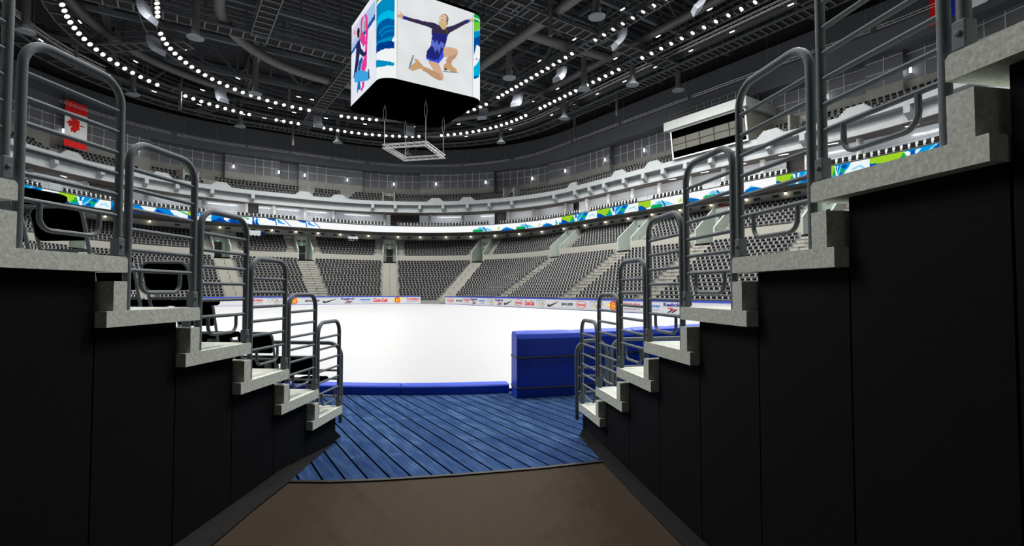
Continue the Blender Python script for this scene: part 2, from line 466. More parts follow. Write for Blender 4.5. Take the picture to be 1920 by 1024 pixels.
# pale parapet of the cross aisle
UM = [(12.75+.47*k, 7.15+.36*k) for k in range(7)]
SW = (31.6, 45, 24)
mseg = []; cur_ = UL
for a_ in AISLES:
    k_ = 1.07*du_at(D(14), a_); mseg.append((cur_, a_-k_)); cur_ = a_+k_
mseg.append((cur_, UR))
for a_, b_ in mseg:
    mb = band(MB(), [(D(12.01), 0, 5.7), (D(12.01), 0, 7.15), (D(12.75), 0, 7.15)]+bowl_profile(UM, .47, 9.45)[2:]+[(D(16.05), 0, 9.45), (SW, 0, 9.45)], a_, b_)
    struct(mb.build('seating_bowl_middle', concrete_bowl))
    mb = band(MB(), [(D(12.01), -.02, 6.35), (D(12.01), -.02, 7.17), (D(12.01), .12, 7.17)], a_, b_)
    struct(mb.build('wall_cross_aisle', steps_pale))
mb = band(MB(), [(D(15.55), 0, 9.9), (SW, 0, 9.9), (SW, 0, 10.7)], UL, UR); struct(mb.build('floor_concourse', concrete_bowl))
mb = band(MB(), [(SW, -.03, 9.4), (SW, -.03, 10.72)], UL, UR); struct(mb.build('wall_concourse', concrete_far))
# aisle stairs: pale steps laid over the rows
def lerp(a, b, t): return a+(b-a)*t
for i, ua in enumerate(AISLES):
    mb = MB()
    for d, z in LR:
        for h in range(2):
            sh = D(d+.265*h); w = AW*du_at(sh, ua)
            zz = z+.012+(.1675 if h else 0)
            p = [P(sh, ua-w, zz), P(sh, ua+w, zz)]; q = [P(D(d+.265*(h+1)), ua-w, zz), P(D(d+.265*(h+1)), ua+w, zz)]
            lo = [(x, y, zz_-.34) for x, y, zz_ in p]
            mb.add([lo[0], lo[1], p[1], p[0]], [(0, 1, 2, 3)]); mb.add([p[0], p[1], q[1], q[0]], [(0, 1, 2, 3)])
            for k_ in (0, 1): mb.add([lo[k_], p[k_], q[k_], (q[k_][0], q[k_][1], zz-.34)], [(0, 1, 2, 3)])
    for d, z in UM:
        for sgn in (-1, 1):
            for h in range(2):
                sh = D(d+.235*h); k = du_at(sh, ua); u0, u1 = ua+sgn*1.15*k, ua+sgn*2.0*k; zz = z+.012+(.18 if h else 0)
                p = [P(sh, u0, zz), P(sh, u1, zz)]; q = [P(D(d+.235*(h+1)), u0, zz), P(D(d+.235*(h+1)), u1, zz)]
                mb.add([(x, y, zz-.36) for x, y, _ in p]+p[::-1], [(0, 1, 2, 3)]); mb.add(p+q[::-1], [(0, 1, 2, 3)])
    o = mb.build('aisle_stairs', steps_pale); o['kind'] = 'structure'
    # portal at the top of the aisle, entering the middle tier
    sh0, sh1 = D(12.0), D(15.6)
    e = empty('entrance_portal', P(sh0, ua, 6.2))
    def Q(d, off, z): sh = D(d); return P(sh, ua+off*du_at(sh, ua), z)
    for sgn in (-1, 1):
        m = MB(); secs = []
        for off in (sgn*.92, sgn*1.08):
            secs.append([Q(12.0, off, 6.2), Q(15.6, off, 6.2), Q(15.6, off, 9.9), Q(14.9, off, 9.9), Q(12.2, off, 7.75), Q(12.0, off, 7.6)])
        m.loft(secs); m.build('side_wall', pale_glass, e, world=True)
    m = MB(); m.add([Q(15.0, -.92, 6.2), Q(15.0, .92, 6.2), Q(15.0, .92, 9.9), Q(15.0, -.92, 9.9)], [(0, 1, 2, 3)]); m.build('back_wall', pale_glass, e, world=True)
    m = MB(); m.add([Q(12.0, -.95, 6.22), Q(12.0, .95, 6.22), Q(15.3, .95, 6.22), Q(15.3, -.95, 6.22)], [(0, 1, 2, 3)]); m.build('landing', steps_pale, e, world=True)
    m = MB(); m.loft([[Q(14.93, -.5, 6.24), Q(14.93, .5, 6.24), Q(14.93, .5, 8.4), Q(14.93, -.5, 8.4)], [Q(14.99, -.5, 6.24), Q(14.99, .5, 6.24), Q(14.99, .5, 8.4), Q(14.99, -.5, 8.4)]]); dr = m.build('door', door_black, e, world=True)
    m = MB(); m.tube([Q(14.9, -.48, 7.25), Q(14.9, .48, 7.25)], .02, 6); o2 = m.build('push_bar', line_m, None); o2.location = tuple(-v for v in e.location); o2.parent = dr
    m = MB(); m.loft([[Q(14.85, -.12, 8.47), Q(14.85, .12, 8.47), Q(14.85, .12, 8.62), Q(14.85, -.12, 8.62)], [Q(14.9, -.12, 8.47), Q(14.9, .12, 8.47), Q(14.9, .12, 8.62), Q(14.9, -.12, 8.62)]]); m.build('exit_light', exit_green, e, world=True)
    for sgn in (-1, 1):
        m = MB(); c = Q(14.9, sgn*.35, 9.1); m.box(c, (.3, .3, .14), 0); m.build('air_vent', door_black, e, world=True)
    tag(e, 'pale walled doorway with dark door and green exit light in the middle tier', 'doorway', 'doorways of the middle tier')
# hoop hand rails down the aisles
for ua in AISLES[3:12]:
    e = empty('aisle_handrail', P(D(3), ua, .45))
    for j in range(0, 17, 2):
        d, z = LR[j]; m = MB()
        pts = []
        for t in np.linspace(0, PI, 7): pts.append(P(D(d+.12-.12*math.cos(t)), ua+.0, z+.45+.12*math.sin(t)))
        pts = [P(D(d), ua, z)]+pts+[P(D(d+.24), ua, z+.1)]
        m.tube(pts, .018, 5); m.build('hoop', dark_steel, e, world=True)
    tag(e, 'row of dark steel hoop hand rails climbing a pale aisle across the ice', 'handrail', 'hoop hand rails on the aisles')

# seats
def unit_seat(full=True):
    """verts, faces, material ids of a far seat; local +y faces the ice"""
    mb = MB()
    mb.cur = 0; mb.box((0, -.03, .50), (.345, .05, .19))
    mb.cur = 2; mb.box((0, .05, .29), (.33, .10, .13))
    mb.cur = 1; mb.box((-.20, 0, .28), (.035, .12, .56)); mb.box((.20, 0, .28), (.035, .12, .56)); mb.box((0, -.05, .38), (.40, .03, .10)); mb.box((0, -.03, .17), (.40, .05, .10))
    return np.array(mb.v), mb.f, mb.m
SV, SFc, SM = unit_seat()
def rows_of_seats(rows, aisles, half, yoff, u0, u1, pitch=.475, extra=None):
    out = []
    for ri, (sh, z) in enumerate(rows):
        cuts = [u0]+[v for a in aisles if u0 < a < u1 for v in (a-half(ri)*du_at(sh, a), a+half(ri)*du_at(sh, a))]+[u1]
        for i in range(0, len(cuts), 2):
            a, b = cuts[i], cuts[i+1]
            if b-a < .3: continue
            # walk by arc length
            U = np.linspace(a, b, max(8, int((b-a)*6))); pts = np.array([P(sh, u, 0)[:2] for u in U]); L = np.concatenate([[0], np.cumsum(np.linalg.norm(np.diff(pts, axis=0), axis=1))])
            n = int((L[-1]-.1)/pitch); 
            if n < 1: continue
            s0 = (L[-1]-(n-1)*pitch)/2
            for k in range(n):
                u = float(np.interp(s0+k*pitch, L, U)); p, nn = ring(sh, u)
                out.append((p[0]+nn[0]*yoff, p[1]+nn[1]*yoff, z, math.atan2(nn[0], -nn[1]), ri, u))
    return out
def seat_mesh(name, seats, mats):
    n = len(seats); nv = len(SV)
    S_ = np.array([s[:4] for s in seats]); co, si = np.cos(S_[:, 3]), np.sin(S_[:, 3])
    X = S_[:, 0, None]+SV[None, :, 0]*co[:, None]-SV[None, :, 1]*si[:, None]
    Y = S_[:, 1, None]+SV[None, :, 0]*si[:, None]+SV[None, :, 1]*co[:, None]
    Z = S_[:, 2, None]+SV[None, :, 2]+0*X
    co3 = np.stack([X, Y, Z], -1).reshape(-1)
    F = np.array(SFc); nf = len(F)
    idx = (F[None]+(np.arange(n)*nv)[:, None, None]).reshape(-1)
    me = bpy.data.meshes.new(name); me.vertices.add(n*nv); me.vertices.foreach_set('co', co3)
    me.loops.add(n*nf*4); me.loops.foreach_set('vertex_index', idx.astype(np.int32))
    me.polygons.add(n*nf); me.polygons.foreach_set('loop_start', np.arange(n*nf, dtype=np.int32)*4)
    for m in mats: me.materials.append(m)
    me.polygons.foreach_set('material_index', np.tile(np.array(SM, dtype=np.int32), n))
    me.update(calc_edges=True); me.validate()
    o = bpy.data.objects.new(name, me); COL.objects.link(o); return o
seat_mats = [seat_black, seat_grey, seat_pad_far]
low = rows_of_seats([(D(d+.30), z) for d, z in LR], AISLES, lambda r: AW+.1, 0, -22, 66)
mid = rows_of_seats([(D(d+.25), z) for d, z in UM], AISLES, lambda r: 2.15, 0, -22, 66)
F_, H_ = 960.0, 1.75
def px_of(x, y, z): return 960+F_*x/y, 545.5-F_*(z-H_)/y
# the 300 that show largest are objects of their own
cand = []
for s in low:
    if s[1] < 8: continue
    u_, v_ = px_of(s[0], s[1], s[2]+.4)
    if (1292 < u_ < 1368 and 360 < v_ < 570) or (1382 < u_ < 1515 and 330 < v_ < 478) or (1216 < u_ < 1275 and 400 < v_ < 560) or (1165 < u_ < 1206 and 450 < v_ < 545) or (640 > u_ > 1):
        cand.append((math.hypot(s[0], s[1]) if u_ > 700 else 999, s))
cand.sort(key=lambda c: c[0]); chosen = [c[1] for c in cand if c[0] < 900][:270]
chs = set(id(s) for s in chosen)
base = seat_mesh('stadium_seat', [(0, 0, 0, 0)], seat_mats)
for i, s in enumerate(chosen):
    o = base if i == 0 else base.copy()
    if i: COL.objects.link(o)
    o.location = s[:3]; o.rotation_euler = (0, 0, s[3])
    tag(o, 'small black backed seat in the lower tier across the ice on the right', 'seat', 'black seats of the lower tier on the right')
tag(seat_mesh('lower_tier_seats', [s for s in low if id(s) not in chs], seat_mats), 'curved rows of black seats with grey frames filling the lower tier', 'seats', kind='stuff')
tag(seat_mesh('middle_tier_seats', mid, seat_mats), 'curved rows of black and grey seats filling the middle tier under the display band', 'seats', kind='stuff')

def railing(name, sh, z, u0, u1, h, post, rails, label, cat='railing', group=None, r=.014, out=0, m=None):
    e = empty(name, P(sh, (u0+u1)/2, z)); k = du_at(sh, (u0+u1)/2)
    mb = MB()
    U = us(u0, u1, 1.2)
    for zz in rails:
        mb.tube([P(sh, u, z+zz, out) for u in U], r, 5)
    mb.build('rails', m or dark_steel, e, world=True)
    mb = MB()
    n = max(1, int((u1-u0)/(post*k)))
    for i in range(n+1):
        u = u0+(u1-u0)*i/n; mb.tube([P(sh, u, z, out), P(sh, u, z+h, out)], r, 5)
    mb.build('posts', m or dark_steel, e, world=True)
    return tag(e, label, cat, group)
for a, b in zip(AISLES[2:-1], AISLES[3:]):
    railing('walkway_railing', D(12.1), 7.17, a+1.2*du_at(D(12), a), b-1.2*du_at(D(12), b), .45, .9, (.22, .45), 'thin steel railing along the pale parapet between the lower and middle tiers', group='railings of the cross aisle')

# concourse wall: down lights and vents under the display band
for u, w_, h_, m_, nm, lb in ((-4.0, 1.6, .8, 'w', 'lit_sign', 'bright white lit sign under the display band left of centre'), (-3.05, .55, .45, 'b', 'wall_sign', 'small blue sign beside the white lit sign under the display band'), (7.1, 1.5, .7, 'w', 'lit_sign', 'bright white lit sign under the display band above the middle doorway'), (45.6, 1.1, 1.1, 'r', 'wall_sign', 'round red sign under the display band on the right')):
    p, n = ring(SW, u); mb = MB()
    if m_ == 'r': mb.lathe((0, 0, 0), [(0, -.03), (.52, -.03), (.52, .03), (0, .03)], 24, axis=(0, 1, 0))
    else: mb.box((0, 0, 0), (w_, .06, h_))
    o = mb.build(nm, emat('sign_glow', (225, 232, 235), .8) if m_ == 'w' else (blue_cap if m_ == 'b' else mat('sign_red', (200, 80, 80), .5))); o.location = (p[0]-n[0]*.12, p[1]-n[1]*.12, 9.95); o.rotation_euler = (0, 0, math.atan2(n[0], -n[1])); tag(o, lb, 'sign')
SL = [-13.3, -11.6, -9.88, -6.99, -4.73, -2.05, .74, 3.42, 6.25, 7.94, 9.6, 10.87, 12.37, 13.86, 15.38, 16.97, 18.58, 21.06, 25.37, 29.19, 33.01, 36.63, 40.44, 44.22, 48, 51.7, 55.3, 59]
l0 = None
for i, u in enumerate(SL):
    p, n = ring(SW, u); 
    if l0 is None:
        l0 = empty('down_light', (0, 0, 0))
        MB().lathe((0, 0, 0), [(0, .02), (.11, .02), (.13, 0), (.13, -.07), (.11, -.08)], 12).build('housing', dark_steel, l0, True)
        MB().lathe((0, 0, -.07), [(.11, 0), (.105, -.1), (.06, -.17), (0, -.19)], 12).build('bulb', down_lamp, l0, True)
        o = l0
    else: o = copy_tree(l0)
    o.location = (p[0]-n[0]*.25, p[1]-n[1]*.25, 10.66)
    tag(o, 'small warm down light glowing under the display band above the middle tier', 'lamp', 'down lights under the display band')
v0 = None
for i in range(len(SL)-1):
    u = lerp(SL[i], SL[i+1], .5)
    for off in ((-.0,) if abs(SL[i+1]-SL[i]) < 2.2 else (-.9, .9)):
        uu = u+off*du_at(SW, u)
        if v0 is None:
            v0 = empty('wall_vent', (0, 0, 0)); MB().box((0, 0, 0), (.62, .08, .24)).build('frame', dark_steel, v0); MB().box((0, .03, 0), (.5, .05, .16)).build('grille', door_black, v0); o = v0
        else: o = copy_tree(v0)
        p, n = ring(SW, uu); o.location = (p[0]-n[0]*.07, p[1]-n[1]*.07, 10.42); o.rotation_euler = (0, 0, math.atan2(n[0], -n[1]))
        tag(o, 'dark rectangular vent on the concourse wall under the display band', 'vent', 'vents under the display band')

# ------------------------------------------------------------------ display band and suite level
RB = (29, 40.7, 23.5); SU = (32, 44.5, 26)
mb = band(MB(), [(SW, .1, 10.72), (RB, .12, 10.72), (RB, .12, 11.66), (RB, .3, 11.66), (RB, .3, 11.3), (SU, .2, 11.3)], UL, UR)
struct(mb.build('floor_suites', brown_soffit))
mb = band(MB(), [(RB, .13, 11.6), (RB, .13, 11.78), (RB, .26, 11.78)], UL, UR); struct(mb.build('trim_2', door_black))
suite = rows_of_seats([((RB[0]+.75, RB[1]+.75, RB[2]+.75), 11.75)], [v+x for v in AISLES for x in (0,)], lambda r: .8, 0, -20, 66, pitch=.5)
tag(seat_mesh('balcony_seats', suite, [seat_black, flag_white, seat_black]), 'single row of black seats with white frames behind the display band', 'seats', kind='stuff')
BALr = (29.8, 42.3, 27)
openings = [(-6.2, -4.6), (9.4, 10.9), (15.0, 15.7), (20.0, 21.3), (-12.3, -11.2), (53, 55)]
cur = UL; cuts = sorted(openings)
idx = 0
for a, b in cuts+[(UR, UR)]:
    if a > cur:
        glass = cur < 15
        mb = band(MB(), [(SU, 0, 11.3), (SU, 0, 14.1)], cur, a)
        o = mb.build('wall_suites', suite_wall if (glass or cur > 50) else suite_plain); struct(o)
    if b > a:
        mb = band(MB(), [(SU, .5, 11.3), (SU, .5, 14.1)], a-.3, b+.3); o = mb.build('wall_recess', dark_opening); struct(o)
    cur = b
for u in [-14.5, -12.6, -10.4, -8.2, -6.4, -2.5, 2, 6.5, 9.1, 11.5, 13.3, 15.9, 17.5, 19.6, 24, 28.5, 33, 37.5, 42, 46.5, 51, 55.5, 60, 64.5]:
    m = MB(); c = P(SU, u, 12.7, -.75); m.lathe((c[0], c[1], 11.3), [(.25, 0), (.25, 2.7)], 16)
    o = m.build('round_column', concrete_far, None, True); tag(o, 'round pale concrete column standing in front of the suites', 'column', 'round columns of the suite level')
for u in [-13.5, -11.5, -9.3, -7.3, -4.4, -.3, 4.2, 7.8, 12.4, 14.6, 16.7, 18.5, 21.8, 26.2, 30.7, 35.2, 39.7, 44.2, 48.7, 53.2, 57.7, 62.2]:
    p, n = ring(SU, u); L = bpy.data.lights.new('suite_light', 'AREA'); L.shape = 'RECTANGLE'; L.size = 3.4; L.size_y = .3; L.energy = 34; lo = bpy.data.objects.new('suite_light', L); COL.objects.link(lo)
    lo.location = (p[0]-n[0]*1.5, p[1]-n[1]*1.5, 13.85); lo.rotation_euler = (R(-22), 0, math.atan2(n[0], -n[1]))
tl = None
for u in [40, 44.5, 49, 53.5, 58, 62, -13.5]:
    if tl is None:
        tl = empty('strip_light', (0, 0, 0)); MB().box((0, 0, .03), (.9, .2, .06)).build('housing', dark_steel, tl); MB().box((0, 0, -.01), (.8, .14, .03)).build('tube', tube_white, tl); o = tl
    else: o = copy_tree(tl)
    p, n = ring(SU, u); o.location = (p[0]-n[0]*1.3, p[1]-n[1]*1.3, 13.88); o.rotation_euler = (0, 0, math.atan2(n[0], -n[1])+.3)
    tag(o, 'short white strip light under the balcony soffit', 'lamp', 'strip lights of the suite level')
for a, b in zip(AISLES[2:-1], AISLES[3:]):
    railing('balcony_railing', (RB[0]+.3, RB[1]+.3, RB[2]+.3), 11.66, a+.7*du_at(RB, a), b-.7*du_at(RB, b), .75, .9, (.5, .75), 'thin dark railing on top of the display band', group='railings above the display band', r=.012)

# balcony front
mb = band(MB(), [(SU, .6, 13.95), (BALr, .75, 13.95), (BALr, .55, 13.98), (BALr, .75, 15.05), (BALr, .0, 15.05), (BALr, 0, 15.62), (BALr, .25, 15.62), (BALr, .25, 15.2)], UL, UR)
o = mb.build('wall_balcony', concrete_fascia); struct(o)
mb = band(MB(), [(SU, .6, 13.94), (BALr, .56, 13.94), (BALr, .56, 13.99)], UL, UR); struct(mb.build('soffit_balcony', brown_soffit))
for u in [-20, -18, -16, -14.27, -12.74, -11.22, -10.12, -8.84, -7.27, 9.16, 10.22, 11.4, 12.54, 13.78, 14.91, 16.11, 18.49, 19.75, 23.2, 26.77, 31.25, 35.3, 39.05, 43, 47, 51, 55, 59, 63]:
    m = MB(); k = du_at(BALr, u); secs = []
    for off in (-.22, .22):
        uu = u+off*k
        secs.append([P(BALr, uu, 15.06, -.01), P(BALr, uu, 14.5, -.01), P(BALr, uu, 14.0, .62), P(BALr, uu, 15.06, .75)])
    m.loft(secs); o = m.build('balcony_bracket', concrete_fascia); tag(o, 'pale concrete bracket block under the balcony lip', 'bracket', 'brackets under the balcony lip')
# stepped crests on the balcony lip
bumps = [-20.5, -17, -13.76, -10.69, -8.51, 3.36, 7.61, 12.17, 13.76, 19.69, 30.27, 37.29, 55.3, 61.87]
for u in bumps:
    m = MB(); k = du_at(BALr, u)
    for w_, z0, z1 in ((1.2, 15.6, 15.75), (1.03, 15.75, 15.89), (.86, 15.89, 16.03), (.69, 16.03, 16.17)):
        secs = [[P(BALr, u+o_*k, z0, 0), P(BALr, u+o_*k, z1, 0), P(BALr, u+o_*k, z1, .25), P(BALr, u+o_*k, z0, .25)] for o_ in (-w_, 0, w_)]
        m.loft(secs)
    o = m.build('stepped_parapet', concrete_fascia); tag(o, 'stepped pale concrete crest rising from the balcony lip at an aisle', 'parapet', 'stepped crests on the balcony lip')
# upper tier
WR = (33, 44.5, 28)
def mixr(t): return tuple(lerp(a, b, t) for a, b in zip(BALr, WR))
UT = [(mixr(.12+.2*k), 15.2+.47*k) for k in range(4)]
prof = []
for i, (sh, z) in enumerate(UT): prof += [(sh, 0, z), (mixr(.12+.2*(i+1)), 0, z)]
mb = band(MB(), [(BALr, .2, 15.2)]+prof+[(WR, .02, 16.61)], UL, UR); struct(mb.build('seating_bowl_upper', concrete_back))
up = rows_of_seats([((sh[0]+.3, sh[1]+.3, sh[2]+.3), z) for sh, z in UT], bumps+[9.83], lambda r: .9, 0, -19, 66)
up = [s for s in up if not (float((np.array(s[:2])-M0) @ B) > 25 and -10.2 < float((np.array(s[:2])-M0) @ A) < .6)]
tag(seat_mesh('upper_tier_seats', up, seat_mats), 'dark rows of seats high in the upper tier behind the balcony lip', 'seats', kind='stuff')
bs = bumps+[66]
for a, b in zip(bs[:-1], bs[1:]):
    if b-a < 1: continue
    railing('upper_railing', (BALr[0]+.12, BALr[1]+.12, BALr[2]+.12), 15.62, a+1.4*du_at(BALr, a), b-1.4*du_at(BALr, b), .35, 1.0, (.2, .35), 'thin steel railing on the balcony lip before the upper tier', group='railings of the upper tier', r=.012)
    railing('back_railing', (WR[0]-.2, WR[1]-.2, WR[2]), 16.7, a+.5, b-.5, .75, .8, (.4, .75), 'thin dark railing behind the last row of the upper tier', group='railings behind the upper tier', r=.012)
# upper portal with door
def upper_portal(u, label):
    e = empty('upper_portal', P(BALr, u, 15.62))
    k = du_at(BALr, u)
    for sgn in (-1, 1):
        m = MB(); secs = [[P(BALr, u+o_*k, 15.3, .3), P(BALr, u+o_*k, 17.1, .3), P(BALr, u+o_*k, 17.3, 2.2), P(BALr, u+o_*k, 15.3, 2.2)] for o_ in (sgn*.75, sgn*.95)]
        m.loft(secs); m.build('side_wall', concrete_back, e, world=True)
    m = MB(); m.add([P(BALr, u-.75*k, 15.3, 1.9), P(BALr, u+.75*k, 15.3, 1.9), P(BALr, u+.75*k, 17.2, 1.9), P(BALr, u-.75*k, 17.2, 1.9)], [(0, 1, 2, 3)]); m.build('back_wall', concrete_back, e, world=True)
    m = MB(); m.add([P(BALr, u-.5*k, 15.3, 1.84), P(BALr, u+.5*k, 15.3, 1.84), P(BALr, u+.5*k, 16.7, 1.84), P(BALr, u-.5*k, 16.7, 1.84)], [(0, 1, 2, 3)]); m.build('door', door_black, e, world=True)
    m = MB(); m.add([P(BALr, u-.12*k, 16.8, 1.82), P(BALr, u+.12*k, 16.8, 1.82), P(BALr, u+.12*k, 16.93, 1.82), P(BALr, u-.12*k, 16.93, 1.82)], [(0, 1, 2, 3)]); m.build('exit_light', exit_green, e, world=True)
    tag(e, label, 'doorway')
upper_portal(9.9, 'dark doorway with green exit light in the upper tier behind the scoreboard frame')
upper_portal(-9.6, 'doorway in the upper tier far left, right of the red and white flag')
upper_portal(15.9, 'doorway in the upper tier right of the hanging square truss')
upper_portal(58.5, 'doorway with grey side walls in the upper tier far right by the tricolour flag')

# upper wall: bays of dark panels above a concrete plinth, some bays set back
bays = [(-46, -30, 0), (-30, -24, .7), (-24, -16, 0), (-16, -12.91, .0), (-12.91, -10.22, .0), (-10.22, -7.58, .7), (-7.58, -1.98, 0), (-1.98, 1.37, .8), (1.37, 8.16, 0), (8.16, 10.89, .8), (10.89, 14.61, 0), (14.61, 17.56, .8), (17.56, 25.16, 0), (25.16, 48.9, .8), (48.9, 50.1, .1), (50.1, 61.3, .8), (61.3, 62.1, .2), (62.1, 68, .8)]
prev = None
for a, b, o_ in bays:
    mb = band(MB(), [(WR, o_, 16.3), (WR, o_, 18.3), (WR, o_+.03, 18.3)], a, b); struct(mb.build('wall_upper_plinth', concrete_back))
    mb = band(MB(), [(WR, o_+.02, 18.3), (WR, o_+.02, 20.9)], a, b)
    for x in (a, b):
        mb.add([P(WR, x, 18.3, o_+.02), P(WR, x, 18.3, 1.2), P(WR, x, 20.9, 1.2), P(WR, x, 20.9, o_+.02)], [(0, 1, 2, 3)])
    struct(mb.build('wall_upper_panels', tile_m))
    mb = MB()
    for x in (a, b): mb.add([P(WR, x, 16.3, o_), P(WR, x, 16.3, 1.2), P(WR, x, 18.3, 1.2), P(WR, x, 18.3, o_)], [(0, 1, 2, 3)])
    struct(mb.build('wall_upper_return', concrete_back))
    mb = MB(); k = du_at(WR, (a+b)/2); n = max(1, int(round((b-a)/(1.22*k))))
    for i in range(1, n):
        u = a+(b-a)*i/n; mb.tube([P(WR, u, 18.3, o_-.01), P(WR, u, 20.7, o_-.01)], .03, 4)
    for z in (19.45, 20.45):
        mb.tube([P(WR, u, z, o_-.01) for u in us(a, b, .8)], .028, 4)
    struct(mb.build('trim_3', line_m))
lw = None
for i, u in enumerate([-13.07, -10.65, -7.27, -2.19, 2.41, 7.45, 9.63, 11.68, 14.2, 16.54, 18.56, 24.31, 31.81, 40, 49.5, 57.95, 62.2]):
    if lw is None:
        lw = empty('wall_lamp', (0, 0, 0)); MB().lathe((0, 0, 0), [(0, .52), (.05, .5), (.06, .36), (.1, .34), (.1, .28)], 10).build('bracket', door_black, lw, True)
        MB().lathe((0, 0, 0), [(.07, .28), (.08, .2), (.08, -.12), (.07, -.18), (0, -.18)], 12).build('glass', wall_lamp_white, lw, True)
        MB().lathe((0, 0, 0), [(.08, -.18), (.07, -.24), (0, -.25)], 10).build('foot', door_black, lw, True); o = lw
    else: o = copy_tree(lw)
    o_ = [b_[2] for b_ in bays if b_[0] <= u < b_[1]][0]
    p, n = ring(WR, u); o.location = (p[0]+n[0]*(o_-.2), p[1]+n[1]*(o_-.2), 18.95)
    tag(o, 'white cylinder wall lamp glowing on the dark upper wall panels', 'lamp', 'wall lamps of the upper wall')
    L = bpy.data.lights.new('wall_lamp_light', 'POINT'); L.energy = 7; L.shadow_soft_size = .1; lo = bpy.data.objects.new('wall_lamp_light', L); COL.objects.link(lo); lo.location = (p[0]+n[0]*(o_-.38), p[1]+n[1]*(o_-.38), 18.9)

# dark slate band that closes the wall to the roof
SB = (32.2, 43.7, 26)
mb = band(MB(), [(WR, 1.3, 20.75), (SB, 0, 20.75), ((31.6, 43.4, 25), 0, 22.2), ((32, 44, 25), 0, 24.6), ((33.5, 45.5, 26), 0, 24.8)], UL, UR)
struct(mb.build('wall_slate_band', soffit_m))
LR2 = (29.6, 42.6, 22.5)
segs = [(-14, -9.5), (-9.2, -5.8), (-5.4, -.6), (-.3, 4.8), (5.1, 7.7), (8, 13.4), (13.6, 16.6), (17, 24), (24.5, 33), (33.5, 43), (43.5, 52), (52.5, 60), (60.5, 67)]
for a, b in segs:
    mb = MB()
    for z in (21.55, 21.75):
        mb.tube([P(LR2, u, z) for u in us(a, b, 1)], .02, 4)
    k = du_at(LR2, (a+b)/2); n = int((b-a)/(.5*k))
    for i in range(n+1):
        u = a+(b-a)*i/n; mb.tube([P(LR2, u, 21.55), P(LR2, u, 21.75)], .01, 3)
    for u in (a+.3, (a+b)/2, b-.3): mb.tube([P(LR2, u, 21.6), P(LR2, u, 24.6)], .003, 3)
    o = mb.build('cable_tray', line_m); tag(o, 'thin twin rail cable tray along the dark slate band below the roof', 'cable tray', 'cable trays on the slate band')

# press box on the right balcony
def pb(b, a, z): return W3(b, a, z)
e = empty('press_box', pb(29.5, -4.8, 15.62))
fr, bk, a0, a1 = 29.35, 34.3, -.6, -9.1
def slab(mb, b0, b1, aa, ab, z0, z1):
    return mb.loft([[pb(b0, aa, z0), pb(b1, aa, z0), pb(b1, ab, z0), pb(b0, ab, z0)], [pb(b0, aa, z1), pb(b1, aa, z1), pb(b1, ab, z1), pb(b0, ab, z1)]])
m = MB(); m.loft([[pb(fr+.25, a1, 15.6), pb(bk, a1, 15.6), pb(bk, a1, 18.65), pb(fr-.15, a1, 18.65)], [pb(fr+.25, a1+.15, 15.6), pb(bk, a1+.15, 15.6), pb(bk, a1+.15, 18.65), pb(fr-.15, a1+.15, 18.65)]]); m.build('side_wall', mat('press_box_wall', (128, 128, 118), .9, noise=.06, nscale=3), e, world=True)
m = MB(); m.loft([[pb(fr+.25, a0, 15.6), pb(bk, a0, 15.6), pb(bk, a0, 18.65), pb(fr-.15, a0, 18.65)], [pb(fr+.25, a0-.15, 15.6), pb(bk, a0-.15, 15.6), pb(bk, a0-.15, 18.65), pb(fr-.15, a0-.15, 18.65)]]); m.build('side_wall', MATS['press_box_wall'], e, world=True)
m = MB(); slab(m, fr-.55, bk+.3, a0+.55, a1-.3, 18.65, 19.55); m.build('roof', concrete_far, e, world=True)
def fz(z): return fr+.25-.4*(z-15.6)/3.05
def fq(mb, aa, ab, z0, z1, off=0):
    return mb.add([pb(fz(z0)+off, aa, z0), pb(fz(z0)+off, ab, z0), pb(fz(z1)+off, ab, z1), pb(fz(z1)+off, aa, z1)], [(0, 1, 2, 3)])
m = MB(); fq(m, a0-.1, a1+.1, 15.75, 16.45, -.02); m.build('lower_panel', black_gloss, e, world=True)
m = MB(); fq(m, a0-.1, a1+.1, 17.75, 18.5, -.02); m.build('upper_panel', black_gloss, e, world=True)
glassm = mat('tinted_glass', (98, 98, 92), .06, spec=.9)
m = MB(); fq(m, a0-.1, a1+.1, 16.45, 17.75, .0); gl = m.build('window', glassm, e, world=True)
m = MB()
for i in range(6):
    t = a0-.15+(a1-a0+.3)*i/5; m.bar(pb(fz(16.45)-.03, t, 16.45), pb(fz(17.75)-.03, t, 17.75), .05, .05)
m.bar(pb(fz(17.1)-.03, a0-.1, 17.1), pb(fz(17.1)-.03, a1+.1, 17.1), .04, .04)
m.build('mullions', door_black, e, world=True)
m = MB()
m.bar(pb(fz(15.7)-.04, a0-.05, 15.68), pb(fz(15.7)-.04, a1+.05, 15.68), .08, .12)
for t in (a0-.05, a1+.05): m.bar(pb(fz(15.6)-.04, t, 15.6), pb(fz(18.6)-.04, t, 18.6), .1, .12)
m.bar(pb(fz(18.55)-.04, a0-.05, 18.57), pb(fz(18.55)-.04, a1+.05, 18.57), .08, .12)
m.build('window_frame', flag_white, e, world=True)
for bb, aa in ((30.6, -2.5), (30.6, -6.0)):
    m = MB(); m.box(pb(bb, aa, 17), (.5, .5, 2.8), .6); m.build('inner_column', concrete_far, e, world=True)
m = MB()
for z in (19.9, 20.3): m.tube([pb(bk, a0, z), pb(fr-.3, a0, z), pb(fr-.3, a1, z), pb(bk, a1, z)], .018, 5)
for i in range(11): t = a0+(a1-a0)*i/10; m.tube([pb(fr-.3, t, 19.55), pb(fr-.3, t, 20.3)], .018, 5)
for i in range(1, 5): t = fr+(bk-fr)*i/5; m.tube([pb(t, a1, 19.55), pb(t, a1, 20.3)], .018, 5)
m.build('roof_railing', dark_steel, e, world=True)
tag(e, 'pale concrete press box with a long tinted window on the right balcony', 'press box')

